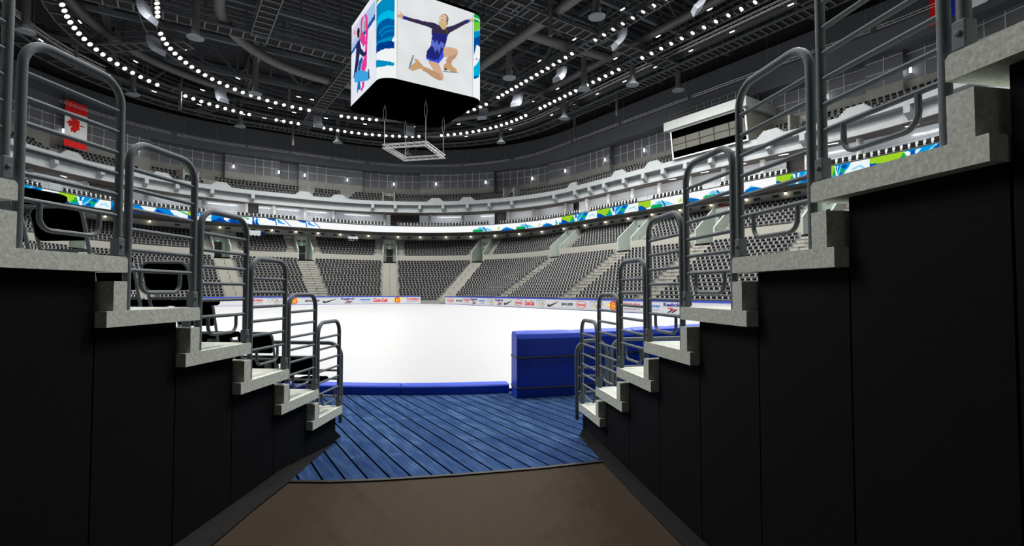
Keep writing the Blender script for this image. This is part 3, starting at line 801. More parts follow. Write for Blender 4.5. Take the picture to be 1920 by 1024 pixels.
# ------------------------------------------------------------------ ice rink
ICE = D(-.1)
mb = MB(); U = us(-80.9, 80.9, .8)
mb.add([P(ICE, u, .06) for u in U[:-1]], [tuple(range(len(U)-1))])
struct(mb.build('ice_surface', ice))
mb = MB(); mb.add([W3(-60, -60, -.02), W3(60, -60, -.02), W3(60, 70, -.02), W3(-60, 70, -.02)], [(0, 1, 2, 3)]); struct(mb.build('floor_arena', mat('arena_floor', (70, 72, 76), .8)))

TXT = {}
def text_mesh(s, bold=.02, shear=0):
    key = (s, bold, shear)
    if key in TXT: return TXT[key]
    cu = bpy.data.curves.new('t', 'FONT'); cu.body = s; cu.offset = bold; cu.shear = shear; cu.resolution_u = 3
    o = bpy.data.objects.new('t', cu); COL.objects.link(o); bpy.context.view_layer.update()
    ev = o.evaluated_get(bpy.context.evaluated_depsgraph_get()); me = ev.to_mesh()
    v = np.array([q.co[:2] for q in me.vertices]); f = [tuple(p.vertices) for p in me.polygons]; ev.to_mesh_clear()
    bpy.data.objects.remove(o); bpy.data.curves.remove(cu)
    lo, hi = v.min(0), v.max(0); v = (v-(lo+hi)/2)/(hi-lo)
    TXT[key] = (v, f); return TXT[key]
class Flat:
    """flat marks on a panel: x across, z up, -y towards the ice"""
    def __init__(s, parent): s.p = parent; s.k = 0
    def poly(s, name, pts, m, off=.008):
        mb = MB(); mb.add([(x, -off, z) for x, z in pts], [tuple(range(len(pts)))]); return mb.build(name, m, s.p)
    def text(s, t, x, z, w, h, m, bold=.03, shear=0, off=.008):
        v, f = text_mesh(t, bold, shear); mb = MB(); mb.add([(x+a*w, -off, z+b*h) for a, b in v], f); return mb.build('lettering', m, s.p)
    def ann(s, name, x, z, rx, rz, w, m, n=28, off=.008):
        mb = MB(); a = [(x+rx*math.cos(2*PI*i/n), -off, z+rz*math.sin(2*PI*i/n)) for i in range(n+1)]; b = [(x+(rx-w)*math.cos(2*PI*i/n), -off, z+(rz-w)*math.sin(2*PI*i/n)) for i in range(n+1)]
        mb.strip(a, b); return mb.build(name, m, s.p)
def ad(fl, kind, w):
    z = .56
    if kind == 'oval':
        k = min(1.0, w/1.9); fl.ann('oval', 0, z, .72*k, .33, .045, red_m); fl.text('Henkel', 0, z, 1.1*k, .26, red_m)
    elif kind == 'bauer': fl.text('BAUER', 0, z, min(1.75, w*.85), .24, black_m, .04, .35)
    elif kind == 'toshiba':
        fl.text('TOSHIBA', 0, z+.1, min(1.8, w*.85), .27, red_m, .04); fl.text('Leading Innovation >>>', 0, z-.2, min(1.7, w*.8), .10, black_m, .02)
    elif kind == 'reebok':
        k = min(1.0, w/1.9); fl.text('Reebok', 0, z+.2, 1.7*k, .27, navy_m, .04)
        fl.poly('stripe', [(-.55*k, .52), (-.1*k, .56), (.6*k, .33), (.25*k, .36)], red_m); fl.poly('stripe', [(-.5*k, .2), (-.25*k, .2), (.15*k, .42), (.02*k, .46)], black_m); fl.poly('stripe', [(-.1*k, .2), (.12*k, .2), (.62*k, .46), (.3*k, .44)], black_m)
    elif kind == 'zepter': fl.text('zepter', .08, z+.05, min(1.5, w*.75), .3, blue_m); fl.text('INTERNATIONAL', .2, z-.2, min(1.0, w*.5), .07, blue_m)
    elif kind == 'coca': fl.text('Coca-Cola', 0, z, min(1.8, w*.85), .5, red_m, .05, .3)
    elif kind == 'swoosh':
        k = min(1.0, w/1.9); pts = [(-.85, .5), (-.95, .36), (-.85, .25), (-.6, .24), (-.2, .36), (.95, .82), (-.3, .5), (-.55, .43), (-.72, .44), (-.78, .5), (-.7, .66)]
        fl.poly('emblem', [(x*k, q+.02) for x, q in pts], black_m)
    elif kind == 'rings':
        k = min(1.0, w/1.8); r = .23
        for i, (x, q, m) in enumerate(((-.5, .1, blue_m), (0, .1, black_m), (.5, .1, red_m), (-.25, -.13, yellow_m), (.25, -.13, green_m))):
            fl.ann('ring', x*k*1.05, z+q, r*k, r, .035, m, 24, .006+.002*i)
    elif kind == 'flame':
        k = min(1.0, w/1.7); n = 20
        fl.poly('emblem', [(.05+.42*k*math.cos(2*PI*i/n), z+.38*math.sin(2*PI*i/n)) for i in range(n)], red_m, .006)
        fl.poly('emblem', [(-.75*k, z+.02), (-.3*k, z+.16), (-.25*k, z-.1)], yellow_m, .009)
        fl.ann('emblem', .05, z+.12, .2*k, .13, .06, yellow_m, 16, .010); fl.ann('emblem', .05, z-.14, .22*k, .13, .06, yellow_m, 16, .010)
        fl.poly('emblem', [(.4*k, z+.4), (.62*k, z+.42), (.5*k, z+.05), (.3*k, z-.1)], yellow_m, .009)
    elif kind == 'squiggle': fl.text('~', 0, z+.05, 1.3, .22, red_m, .05, .3)
def board(u0, u1, kind, label, zh=1.08):
    a = np.array(P(D(0), u0, 0)); b = np.array(P(D(0), u1, 0)); c = (a+b)/2; t = (b-a); w = np.linalg.norm(t); rz = math.atan2(t[1], t[0])
    e = empty('rink_board', tuple(c), rz)
    MB().box((0, .06, .53), (w, .12, .86)).build('panel', white_board, e)
    MB().box((0, .05, zh-.06), (w, .18, .12)).build('cap_rail', blue_cap, e)
    MB().box((0, .055, .05), (w, .14, .1)).build('kick_strip', blue_cap, e)
    if kind:
        g = bpy.data.objects['panel'] if False else None
        ad(Flat(e), kind, w)
    tag(e, label, 'rink board', 'boards round the rink')
DESC = {'oval': 'red lettering in a red oval', 'bauer': 'slanted black block lettering', 'toshiba': 'red block lettering over small black writing', 'reebok': 'navy lettering over red and black stripes', 'zepter': 'thin blue lettering', 'coca': 'flowing red lettering', 'swoosh': 'a black curved tick mark', 'rings': 'five interlocked coloured rings', 'flame': 'a red and yellow round emblem', 'squiggle': 'a red wavy line'}
leftb = [(-7.4, -5.4, 'toshiba'), (-5.4, -3.3, 'rings'), (-3.3, -1.25, 'flame'), (-1.25, .9, 'bauer'), (.9, 3.05, 'swoosh'), (3.05, 5.2, 'reebok'), (5.2, 7.2, 'zepter'), (7.2, 9.3, 'coca'), (9.3, 11.4, 'flame'), (11.4, 13.45, 'toshiba')]
rseq = ['oval', 'bauer', 'toshiba', 'reebok', 'zepter', 'rings', 'reebok', 'swoosh', 'oval', 'coca', 'rings', 'swoosh', 'bauer', 'oval', 'rings', 'flame', 'toshiba', 'zepter', 'reebok', 'squiggle', 'squiggle']
rc = [18.42, 20.57, 22.33, 24.14, 25.92, 27.84, 29.73, 31.45, 33.37, 35.23, 37.11, 39.04, 41.04, 42.85, 44.81, 46.6, 48.73, 50.82, 52.51, 54.1, 55.9]
rb = [17.39]+[(a+b)/2 for a, b in zip(rc[:-1], rc[1:])]+[57]
NUM = ['first', 'second', 'third', 'fourth', 'fifth', 'sixth', 'seventh', 'eighth', 'ninth', 'tenth', 'eleventh', 'twelfth', 'thirteenth', 'fourteenth', 'fifteenth', 'sixteenth', 'seventeenth', 'eighteenth', 'nineteenth', 'twentieth', 'twenty-first']
for i, (a, b, k) in enumerate(leftb):
    board(a, b, k, 'rink board with %s, %s left of the gap' % (DESC[k], NUM[len(leftb)-1-i]))
for i, k in enumerate(rseq):
    board(rb[i], rb[i+1], k, 'rink board with %s, %s right of the gap' % (DESC[k], NUM[i]))
for i in range(4): board(57+i*1.9, 58.9+i*1.9, None, 'plain white rink board with blue cap on the right side hidden behind the tunnel')
for i in range(12): board(-7.4-2.3*(i+1), -7.4-2.3*i, None, 'plain white rink board with blue cap on the far left of the ice')

# blue pads at the near corner
CC = np.array([-1.85, 17.2])
def cpt(phi, r, z):
    """round the near corner for -56.3 < phi < 33.7, straight beyond"""
    def c(ph): return np.array([math.sin(R(ph)), -math.cos(R(ph))])
    if phi > 33.7:
        n = c(33.7); p = CC+n*r+B*(R(phi-33.7)*8.5)
    elif phi < -56.3:
        n = c(-56.3); p = CC+n*r+A*(R(-56.3-phi)*8.5)
    else: p = CC+c(phi)*r
    return (p[0], p[1], z)
def pad(p0, p1, r0, r1, label):
    mid = (p0+p1)/2; e = empty('blue_pad', cpt(mid, r1, 0))
    n = max(2, int((p1-p0)/1.2)); PH = [p0+(p1-p0)*i/n for i in range(n+1)]
    def cush(name, z0, z1, rt):
        secs = []
        for i, ph in enumerate(PH):
            q = .012 if i in (0, n) else 0
            prof = [(r0+q, z0+.006), (r1-q, z0+.006), (r1-q, z1-rt), (r1-rt*.35-q, z1-rt*.3), (r1-rt-q, z1-q), (r0+rt*.6, z1-q), (r0+q, z1-rt*.5)]
            secs.append([cpt(ph, r, z) for r, z in prof])
        MB().loft(secs).build(name, blue_pad, e, world=True, bevel=.01)
    cush('base_cushion', 0.012, .165, .012); cush('middle_cushion', .17, .66, .012); cush('top_cushion', .665, 1.08, .11)
    m = MB()
    for z in (.167, .662):
        m.tube([cpt(ph, r1+.002, z) for ph in PH], .016, 6); m.tube([cpt(p0+.02, r, z) for r in (r0, r1)], .016, 6)
        m.lathe(cpt(p1, r1+.0, z-.03), [(0, 0), (.035, .005), (.035, .055), (0, .06)], 8)
    m.build('strap', strap, e, world=True)
    tag(e, label, 'crash pad', 'blue pads round the near end of the rink')
ph = 12.2
for i in range(16):
    w = 7.2
    pad(ph+.08, ph+w, 8.64, 9.08 if i == 0 else 9.02, 'tall blue padded block with black straps, nearest the tunnel mouth' if i == 0 else 'tall blue padded block with black straps, %s to the right of the end block' % NUM[i-1])
    ph += w
ph = -28
for i in range(6):
    w = 7.2
    pad(ph-w, ph-.08, 8.64, 9.05, 'tall blue padded block left of the opening behind the left seats, %s from the opening' % NUM[i])
    ph -= w
def kerb(p0, p1, label):
    n = max(2, int((p1-p0)/1.2)); PH = [p0+(p1-p0)*i/n for i in range(n+1)]
    secs = [[cpt(ph, r, z) for r, z in ((8.3, .01), (8.6, .01), (8.6, .14), (8.57, .17), (8.33, .17), (8.3, .14))] for ph in PH]
    o = MB().loft(secs).build('padded_kerb', blue_pad, bevel=.01); tag(o, label, 'kerb')
kerb(-27.9, -13.9, 'low blue padded kerb along the ice behind the left rails')
kerb(-13.75, -.2, 'low blue padded kerb along the ice, left length of the open entrance')
kerb(-.05, 12.1, 'low blue padded kerb along the ice, right length of the open entrance')

# ------------------------------------------------------------------ flags
def smoothpoly(pts): return pts
LEAF = [(0, 1), (.16, .68), (.34, .77), (.27, .36), (.52, .6), (.58, .48), (.86, .52), (.76, .26), (.92, .16), (.46, -.2), (.52, -.36), (.06, -.3), (.06, -.8), (-.06, -.8), (-.06, -.3), (-.52, -.36), (-.46, -.2), (-.92, .16), (-.76, .26), (-.86, .52), (-.58, .48), (-.52, .6), (-.27, .36), (-.34, .77), (-.16, .68)]
FS = (31, 43, 25)
def flag(u0, u1, z0, z1, name, label, stripes, leaf=False):
    a = np.array(P(FS, u0, 0)); b = np.array(P(FS, u1, 0)); w = np.linalg.norm(b-a); t = b-a; c = (a+b)/2
    e = empty(name, (c[0], c[1], z0), math.atan2(t[1], t[0]))
    H2 = z1-z0
    for s0, s1, vert, m, nm in stripes:
        if vert: bx = ((-w/2+w*(s0+s1)/2), 0, H2/2, w*(s1-s0), H2)
        else: bx = (0, 0, H2*(s0+s1)/2, w, H2*(s1-s0))
        MB().box((bx[0], 0, bx[2]), (bx[3], .03, bx[4])).build(nm, m, e)
    if leaf:
        mb = MB(); s = w*.46
        # the flag hangs from its side, so the leaf lies with its stem to the right
        mb.add([(-y*s, -.022, H2*.515+x*s*1.0) for x, y in LEAF], [tuple(range(len(LEAF)))]); mb.build('leaf', flag_red, e)
    MB().bar((-w/2-.05, 0, H2+.03), (w/2+.05, 0, H2+.03), .06, .06).build('batten', dark_steel, e)
    for x in (-w/2, w/2): MB().tube([(x, 0, H2), (x, .0, 24.4-z0)], .012, 4).build('cable', dark_steel, e)
    tag(e, label, 'flag')
flag(-13.41, -12.62, 17.2, 22.12, 'hanging_flag', 'red and white leaf flag hanging sideways on the far left wall', [(0, .235, False, flag_red, 'red_band'), (.235, .76, False, flag_white, 'white_band'), (.76, 1, False, flag_red, 'red_band')], True)
flag(62.58, 63.75, 20.75, 25.0, 'hanging_flag', 'red, blue and white striped flag hanging high at the far right', [(0, .333, True, flag_red, 'red_band'), (.333, .667, True, flag_blue, 'blue_band'), (.667, 1, True, flag_white, 'white_band')])

# ------------------------------------------------------------------ pixel screens
def inpoly(X, Y, poly):
    ins = np.zeros(X.shape, bool); n = len(poly)
    for i in range(n):
        x0, y0 = poly[i]; x1, y1 = poly[(i+1) % n]
        if y0 == y1: continue
        c = ((Y > min(y0, y1)) & (Y <= max(y0, y1))); xi = x0+(Y-y0)*(x1-x0)/(y1-y0)
        ins ^= c & (X < xi)
    return ins
def screen(name, parent, fn, s0, s1, t0, t1, cell, paint, world=False):
    ns = max(2, int(round((s1-s0)/cell))); nt = max(2, int(round((t1-t0)/cell)))
    S_ = np.linspace(s0, s1, ns+1); T_ = np.linspace(t0, t1, nt+1)
    co = np.array([[fn(s, t) for t in T_] for s in S_]).reshape(-1, 3)
    if parent is not None: co = co-np.array(parent.location)
    i, j = np.meshgrid(np.arange(ns), np.arange(nt), indexing='ij'); a = (i*(nt+1)+j).reshape(-1)
    F = np.stack([a, a+nt+1, a+nt+2, a+1], -1).reshape(-1)
    me = bpy.data.meshes.new(name); me.vertices.add(len(co)); me.vertices.foreach_set('co', co.reshape(-1))
    me.loops.add(len(F)); me.loops.foreach_set('vertex_index', F.astype(np.int32)); me.polygons.add(len(a)); me.polygons.foreach_set('loop_start', np.arange(len(a), dtype=np.int32)*4)
    me.update(calc_edges=True)
    X = (S_[:-1]+S_[1:])[i].reshape(-1)/2; Y = (T_[:-1]+T_[1:])[j].reshape(-1)/2
    rgb = paint(X, Y)
    c = rgb/255.0; c = np.where(c <= .04045, c/12.92, ((c+.055)/1.055)**2.4)
    at = me.color_attributes.new('pix', 'FLOAT_COLOR', 'CORNER')
    full = np.repeat(np.concatenate([c, np.ones((len(c), 1))], 1), 4, axis=0).reshape(-1).astype(np.float32)
    at.data.foreach_set('color', full); me.materials.append(SCREEN)
    o = bpy.data.objects.new(name, me); COL.objects.link(o)
    if parent is not None: o.parent = parent
    return o
def painter(bg, items):
    def f(X, Y):
        rgb = np.tile(np.array(bg, float), (len(X), 1))
        if callable(bg): rgb = bg(X, Y)
        for col, poly in items: rgb[inpoly(X, Y, poly)] = col
        return rgb
    return f
PICS = {'skater': [((208, 168, 138), [(-0.15, 20), (0.04, 20.08), (0.24, 20.08), (0.13, 20.29), (0.19, 20.3), (0.44, 20.11), (0.4, 19.87), (0.14, 19.86), (-0.12, 19.9)]),
 ((38, 48, 160), [(0.43, 20.11), (0.73, 20.09), (0.62, 19.84), (0.36, 19.86)]),
 ((52, 44, 74), [(0.66, 20.09), (1.43, 20.12), (2.19, 20.18), (2.61, 20.27), (2.85, 20.15), (2.61, 19.8), (2.26, 19.84), (1.5, 19.85), (0.6, 19.86)]),
 ((160, 140, 120), [(3.77, 20.9), (3.73, 20.74), (3.63, 20.58), (3.48, 20.47), (3.33, 20.43), (3.18, 20.45), (3.08, 20.54), (3.05, 20.68), (3.08, 20.84), (3.18, 20.99), (3.33, 21.1), (3.48, 21.15), (3.63, 21.13), (3.73, 21.04)]),
 ((120, 100, 80), [(3.64, 21.05), (3.75, 20.78), (3.69, 20.41), (3.57, 20.36), (3.61, 20.74)]),
 ((222, 188, 164), [(3.62, 20.87), (3.59, 20.74), (3.51, 20.62), (3.39, 20.53), (3.25, 20.49), (3.13, 20.51), (3.05, 20.58), (3.02, 20.69), (3.05, 20.82), (3.13, 20.94), (3.25, 21.04), (3.39, 21.08), (3.51, 21.06), (3.59, 20.99)]),
 ((205, 178, 130), [(3.01, 20.49), (3.67, 20.62), (3.57, 20.22), (3.36, 19.93), (3.1, 20.09), (3, 20.26)]),
 ((70, 50, 40), [(3.32, 20.94), (3.31, 20.92), (3.3, 20.91), (3.27, 20.89), (3.24, 20.89), (3.21, 20.88), (3.2, 20.89), (3.19, 20.9), (3.2, 20.91), (3.21, 20.92), (3.24, 20.94), (3.27, 20.95), (3.3, 20.95), (3.31, 20.95)]),
 ((70, 50, 40), [(3.57, 20.89), (3.56, 20.88), (3.55, 20.86), (3.52, 20.85), (3.49, 20.84), (3.47, 20.84), (3.45, 20.84), (3.44, 20.85), (3.45, 20.87), (3.47, 20.88), (3.49, 20.89), (3.52, 20.9), (3.55, 20.91), (3.56, 20.9)]),
 ((170, 70, 60), [(3.18, 20.67), (3.36, 20.68), (3.34, 20.63), (3.19, 20.62)]),
 ((52, 44, 74), [(2.61, 20.27), (3.03, 20.21), (3.36, 19.95), (3.61, 20.23), (4.05, 20.43), (3.84, 19.9), (3.72, 19.68), (2.47, 19.36), (2.5, 19.78)]),
 ((52, 44, 74), [(3.57, 20.22), (4.05, 20.46), (4.49, 20.76), (5.17, 21.24), (5.44, 21.35), (5.48, 21.16), (4.94, 20.76), (4.2, 20.17), (3.79, 19.85)]),
 ((38, 48, 160), [(5.17, 21.22), (5.4, 21.34), (5.46, 21.13), (5.21, 20.99)]),
 ((208, 168, 138), [(5.4, 21.37), (5.76, 21.48), (5.76, 21.26), (5.48, 21.14)]),
 ((80, 66, 30), [(3.53, 20.15), (3.69, 20.12), (3.75, 19.87), (3.64, 19.76), (3.52, 19.94)]),
 ((34, 38, 118), [(2.54, 19.53), (3.72, 19.74), (3.57, 19.09), (3.43, 18.65), (3.36, 18.1), (3, 17.74), (2.54, 17.63), (2.08, 17.71), (2.13, 18.14), (2.4, 18.54), (2.47, 18.98)]),
 ((88, 108, 200), [(2.47, 18.98), (2.6, 19.08), (2.71, 18.85), (2.87, 19.13), (3.03, 18.81), (3.18, 19.11), (3.47, 18.99), (3.36, 18.63), (3.19, 18.72), (3.07, 18.19), (2.9, 18.51), (2.76, 18.21), (2.61, 18.56), (2.42, 18.58)]),
 ((55, 82, 218), [(2.06, 17.71), (2.61, 17.64), (3, 17.77), (3.31, 18.48), (3.41, 18.21), (3.39, 18.03), (3.03, 17.51), (2.54, 17.47), (2.1, 17.58)]),
 ((208, 168, 138), [(2.22, 17.51), (3.03, 17.51), (3.25, 17.01), (3.41, 16.69), (3.36, 16.44), (3.1, 16.32), (2.85, 16.46), (2.61, 16.99), (2.33, 17.28)]),
 ((188, 148, 118), [(3.36, 16.39), (3.03, 16.32), (2.61, 16.41), (2.12, 16.64), (1.78, 16.72), (1.84, 17.03), (2.61, 16.91), (3.07, 16.8)]),
 ((198, 156, 112), [(1.94, 16.8), (1.57, 16.77), (1.06, 16.48), (0.95, 16.58), (1, 16.85), (1.38, 17.28), (1.19, 17.25), (1.3, 17.44), (1.49, 17.37), (1.84, 17.06)]),
 ((108, 128, 142), [(1.11, 17.62), (1.21, 17.62), (1.01, 16.92), (0.92, 16.55), (0.82, 16.55), (0.9, 16.95)]),
 ((208, 168, 138), [(3.43, 18.75), (3.9, 18.89), (4.42, 18.91), (4.55, 18.71), (4.45, 18.45), (4.05, 18.28), (3.41, 18.03), (3.36, 18.5)]),
 ((188, 148, 118), [(4.53, 18.67), (4.36, 18.29), (4.05, 17.93), (3.99, 17.65), (3.61, 17.61), (3.57, 17.89), (3.79, 18.21), (4.12, 18.36)]),
 ((198, 156, 112), [(3.47, 17.6), (3.99, 17.73), (4.12, 17.55), (4.42, 17.42), (4.46, 17.24), (4.05, 17.14), (3.68, 17.26), (3.47, 17.12), (3.39, 17.44)]),
 ((98, 72, 44), [(3.43, 17.33), (3.68, 17.28), (3.68, 17.16), (3.47, 17.13)]),
 ((120, 135, 150), [(3.36, 17.07), (4.53, 17.24), (4.51, 17.17), (3.36, 17)])],
'dancers': [((168, 192, 226), [(-7.5, 21.54), (-1.93, 21.33), (-1.93, 20.35), (-7.5, 20.01)]),
 ((214, 205, 226), [(-7.5, 21.54), (-5.22, 21.53), (-5.48, 20.59), (-7.44, 20.41)]),
 ((230, 150, 180), [(-6.22, 20.91), (-6.24, 20.84), (-6.32, 20.81), (-6.43, 20.82), (-6.55, 20.87), (-6.66, 20.95), (-6.73, 21.05), (-6.76, 21.14), (-6.73, 21.21), (-6.66, 21.24), (-6.55, 21.23), (-6.43, 21.17), (-6.32, 21.09), (-6.24, 21)]),
 ((40, 82, 165), [(-7.5, 19.94), (-1.93, 20.41), (-1.93, 20.03), (-7.5, 19.65)]),
 ((190, 150, 128), [(-3.8, 20.38), (-3.82, 20.22), (-3.91, 20.11), (-4.02, 20.08), (-4.15, 20.14), (-4.27, 20.27), (-4.36, 20.45), (-4.38, 20.64), (-4.36, 20.81), (-4.27, 20.91), (-4.15, 20.94), (-4.02, 20.88), (-3.91, 20.75), (-3.82, 20.57)]),
 ((226, 58, 150), [(-4.96, 21.46), (-4.51, 21.45), (-4.51, 21.25), (-4.71, 21.02), (-4.83, 20.64), (-4.46, 20), (-3.97, 19.71), (-3.97, 19.16), (-4.41, 19.11), (-5.01, 19.71), (-5.27, 20.1), (-5.01, 20.39), (-5.12, 21)]),
 ((226, 58, 150), [(-4.34, 21.45), (-3.84, 21.23), (-3.53, 20.85), (-3.44, 19.72), (-3.58, 18.77), (-3.63, 17.47), (-4.09, 17.25), (-4.83, 17.48), (-4.89, 17.94), (-4.21, 18.32), (-3.97, 19.01), (-3.92, 19.93), (-3.92, 20.87)]),
 ((40, 26, 26), [(-5.29, 20.51), (-5.33, 20.36), (-5.42, 20.26), (-5.56, 20.24), (-5.71, 20.31), (-5.85, 20.44), (-5.94, 20.62), (-5.97, 20.8), (-5.94, 20.96), (-5.85, 21.06), (-5.71, 21.07), (-5.56, 21.01), (-5.42, 20.87), (-5.33, 20.7)]),
 ((196, 150, 125), [(-5.09, 20.28), (-5.11, 20.18), (-5.15, 20.12), (-5.23, 20.1), (-5.31, 20.14), (-5.38, 20.22), (-5.43, 20.32), (-5.45, 20.43), (-5.43, 20.53), (-5.38, 20.6), (-5.31, 20.61), (-5.23, 20.58), (-5.15, 20.5), (-5.11, 20.39)]),
 ((34, 40, 84), [(-6, 20.08), (-5.27, 19.92), (-4.96, 19.25), (-4.26, 18.67), (-3.67, 18.5), (-3.77, 18.3), (-4.46, 18.4), (-5.27, 18.97), (-5.48, 18.48), (-5.87, 17.9), (-6.41, 17.58), (-6.76, 17.68), (-6.27, 18.78), (-6.14, 19.64)]),
 ((30, 90, 170), [(-5.42, 18.46), (-4.83, 18.56), (-4.46, 18.25), (-4.96, 17.97), (-5.01, 17.58), (-5.79, 17.83)]),
 ((62, 160, 226), [(-6.41, 17.94), (-5.48, 17.82), (-3.25, 16.91), (-3.01, 16.48), (-3.3, 16.31), (-5.22, 16.87), (-6.41, 17.22), (-6.54, 17.64)]),
 ((40, 60, 80), [(-3.34, 17.12), (-3.11, 17.03), (-2.97, 16.31), (-3.2, 16.35)]),
 ((30, 110, 190), [(-5.66, 17.02), (-5.09, 16.86), (-4.96, 16.25), (-5.48, 16.36), (-5.87, 16.18), (-5.79, 16.65)]),
 ((226, 58, 150), [(-4.66, 16.68), (-4.09, 16.53), (-4.16, 16.18), (-4.71, 15.98), (-4.96, 16.19), (-4.66, 16.35)])],
'cornerA': [((0, 138, 190), [(-1.84, 21.58), (-0.18, 21.41), (-0.18, 18.17), (-1.84, 18)]),
 ((0, 185, 226), [(-1.84, 19.49), (-1.23, 19.99), (-0.64, 20.22), (-0.18, 20.19), (-0.18, 19.68), (-0.79, 19.49), (-1.23, 19.4), (-1.84, 19.11)]),
 ((80, 190, 60), [(-1.84, 20.98), (-1.34, 21.02), (-0.95, 21.17), (-1.23, 21.24), (-1.84, 21.21)]),
 ((235, 240, 240), [(-1.84, 20.72), (-1.34, 20.84), (-0.91, 21.01), (-0.79, 21.15), (-0.89, 21.16), (-1.41, 21), (-1.84, 20.87)]),
 ((0, 88, 160), [(-1.71, 19.06), (-1.41, 19.38), (-1.04, 19.57), (-0.57, 19.7), (-0.18, 19.61), (-0.18, 18.54), (-0.72, 18.39), (-1.23, 18.29), (-1.71, 18.24)]),
 ((0, 130, 190), [(-1.34, 18.84), (-0.95, 19.11), (-0.43, 19.24), (-0.18, 19.2), (-0.18, 19.11), (-0.43, 19.13), (-0.87, 18.97), (-1.23, 18.66)]),
 ((0, 130, 190), [(-1.13, 18.56), (-0.79, 18.83), (-0.36, 18.95), (-0.18, 18.94), (-0.18, 18.86), (-0.43, 18.83), (-0.79, 18.69), (-1.04, 18.43)]),
 ((0, 58, 140), [(-1.84, 17.92), (-1.34, 18.1), (-0.79, 18.12), (-0.18, 18.23), (-0.18, 17.7), (-0.72, 17.66), (-1.13, 17.59), (-1.48, 17.56), (-1.84, 17.46)]),
 ((240, 243, 244), [(-1.84, 17.44), (-1.41, 17.54), (-0.95, 17.61), (-0.5, 17.66), (-0.18, 17.65), (-0.18, 16.77), (-0.79, 16.79), (-1.84, 17.12)]),
 ((0, 140, 192), [(-1.84, 17.16), (-0.87, 16.87), (-0.43, 16.79), (-0.18, 16.75), (-0.18, 16.56), (-0.57, 16.52), (-1.04, 16.49), (-1.84, 16.6)]),
 ((240, 243, 244), [(-0.36, 18.2), (-0.18, 18.54), (-0.18, 18.14)])],
'cornerB': [((30, 165, 80), [(5.81, 21.85), (7.4, 22.63), (6.81, 22.08), (6.81, 21.55), (5.81, 21.15)]),
 ((110, 200, 60), [(5.81, 21.22), (7.4, 21.88), (6.81, 21.62), (6.81, 21.19), (5.81, 20.53)]),
 ((0, 140, 200), [(5.81, 20.53), (6.81, 21.14), (6.81, 20.56), (5.81, 20.05)]),
 ((0, 75, 150), [(5.81, 20.05), (6.81, 20.7), (6.81, 18.86), (5.81, 18.46)]),
 ((240, 243, 244), [(5.81, 18.73), (6.05, 19.65), (6.81, 19.78), (6.81, 19), (6.29, 18.63), (6.05, 18.68), (5.87, 18.34)]),
 ((0, 170, 215), [(5.81, 18.05), (6.81, 19.07), (6.81, 18.02), (6.46, 17.45), (5.96, 17.11), (5.81, 17.08)]),
 ((240, 243, 244), [(5.81, 18.32), (6.46, 18.7), (6.05, 18.19), (5.81, 17.94)]),
 ((0, 75, 150), [(5.81, 17.25), (6.37, 17.51), (6.11, 17.19), (5.81, 17.07)]),
 ((235, 242, 240), [(5.81, 21.57), (6.46, 21.72), (6.81, 21.69), (6.81, 21.63), (6.37, 21.59), (5.81, 21.5)])]}

C0 = np.array([-8.46, 32.7]); SQ = 7.8; RC = 1.04; CZ0, CZ1 = 15.72, 21.9
def sqpath(s):
    L = SQ-2*RC; q = RC*PI/2
    if 0 <= s <= L: return C0+B*(RC+s)
    if s < 0:
        if s >= -q:
            th = -s/RC; c = C0+B*RC+A*RC; return c-A*RC*math.cos(th)-B*RC*math.sin(th)
        return C0+A*(RC+(-s-q))
    th = (s-L)/RC
    if s <= L+q:
        c = C0+B*(SQ-RC)+A*RC; return c-A*RC*math.cos(th)+B*RC*math.sin(th)
    return C0+B*SQ+A*(RC+s-L-q)
def cubefn(off=0):
    def f(s, t): p = sqpath(s); return (p[0], p[1], t)
    return f
cc = C0+(A+B)*SQ/2
cube = empty('scoreboard', (cc[0], cc[1], CZ0))
L_ = SQ-2*RC; q_ = RC*PI/2
def wavy(bg, amp=6):
    def f(X, Y):
        rgb = np.tile(np.array(bg, float), (len(X), 1)); w = amp*np.sin(X*1.7+1.3*np.sin(Y*1.1))*np.sin(Y*2.1+X); return np.clip(rgb+w[:, None], 0, 255)
    return f
def paint_bg(bgf, items):
    def f(X, Y):
        rgb = bgf(X, Y)
        for col, poly in items: rgb[inpoly(X, Y, poly)] = col
        return rgb
    return f
screen('front_display', cube, cubefn(), 0, L_, CZ0, CZ1, .04, paint_bg(wavy((224, 227, 228), 4), PICS['skater']))
screen('left_display', cube, cubefn(), -q_-L_, -q_, CZ0, CZ1, .045, paint_bg(wavy((226, 230, 240), 4), PICS['dancers']))
screen('corner_display', cube, cubefn(), -q_, 0, CZ0, CZ1, .045, painter((240, 243, 244), PICS['cornerA']))
screen('corner_display', cube, cubefn(), L_, L_+q_, CZ0, CZ1, .045, painter((240, 243, 244), PICS['cornerB']))
screen('right_display', cube, cubefn(), L_+q_, 2*L_+q_, CZ0, CZ1, .3, painter((224, 227, 228), []))
def back(s, t): p = C0+A*SQ+B*(RC+s); return (p[0], p[1], t)
screen('back_display', cube, back, 0, L_, CZ0, CZ1, .3, painter((224, 227, 228), []))
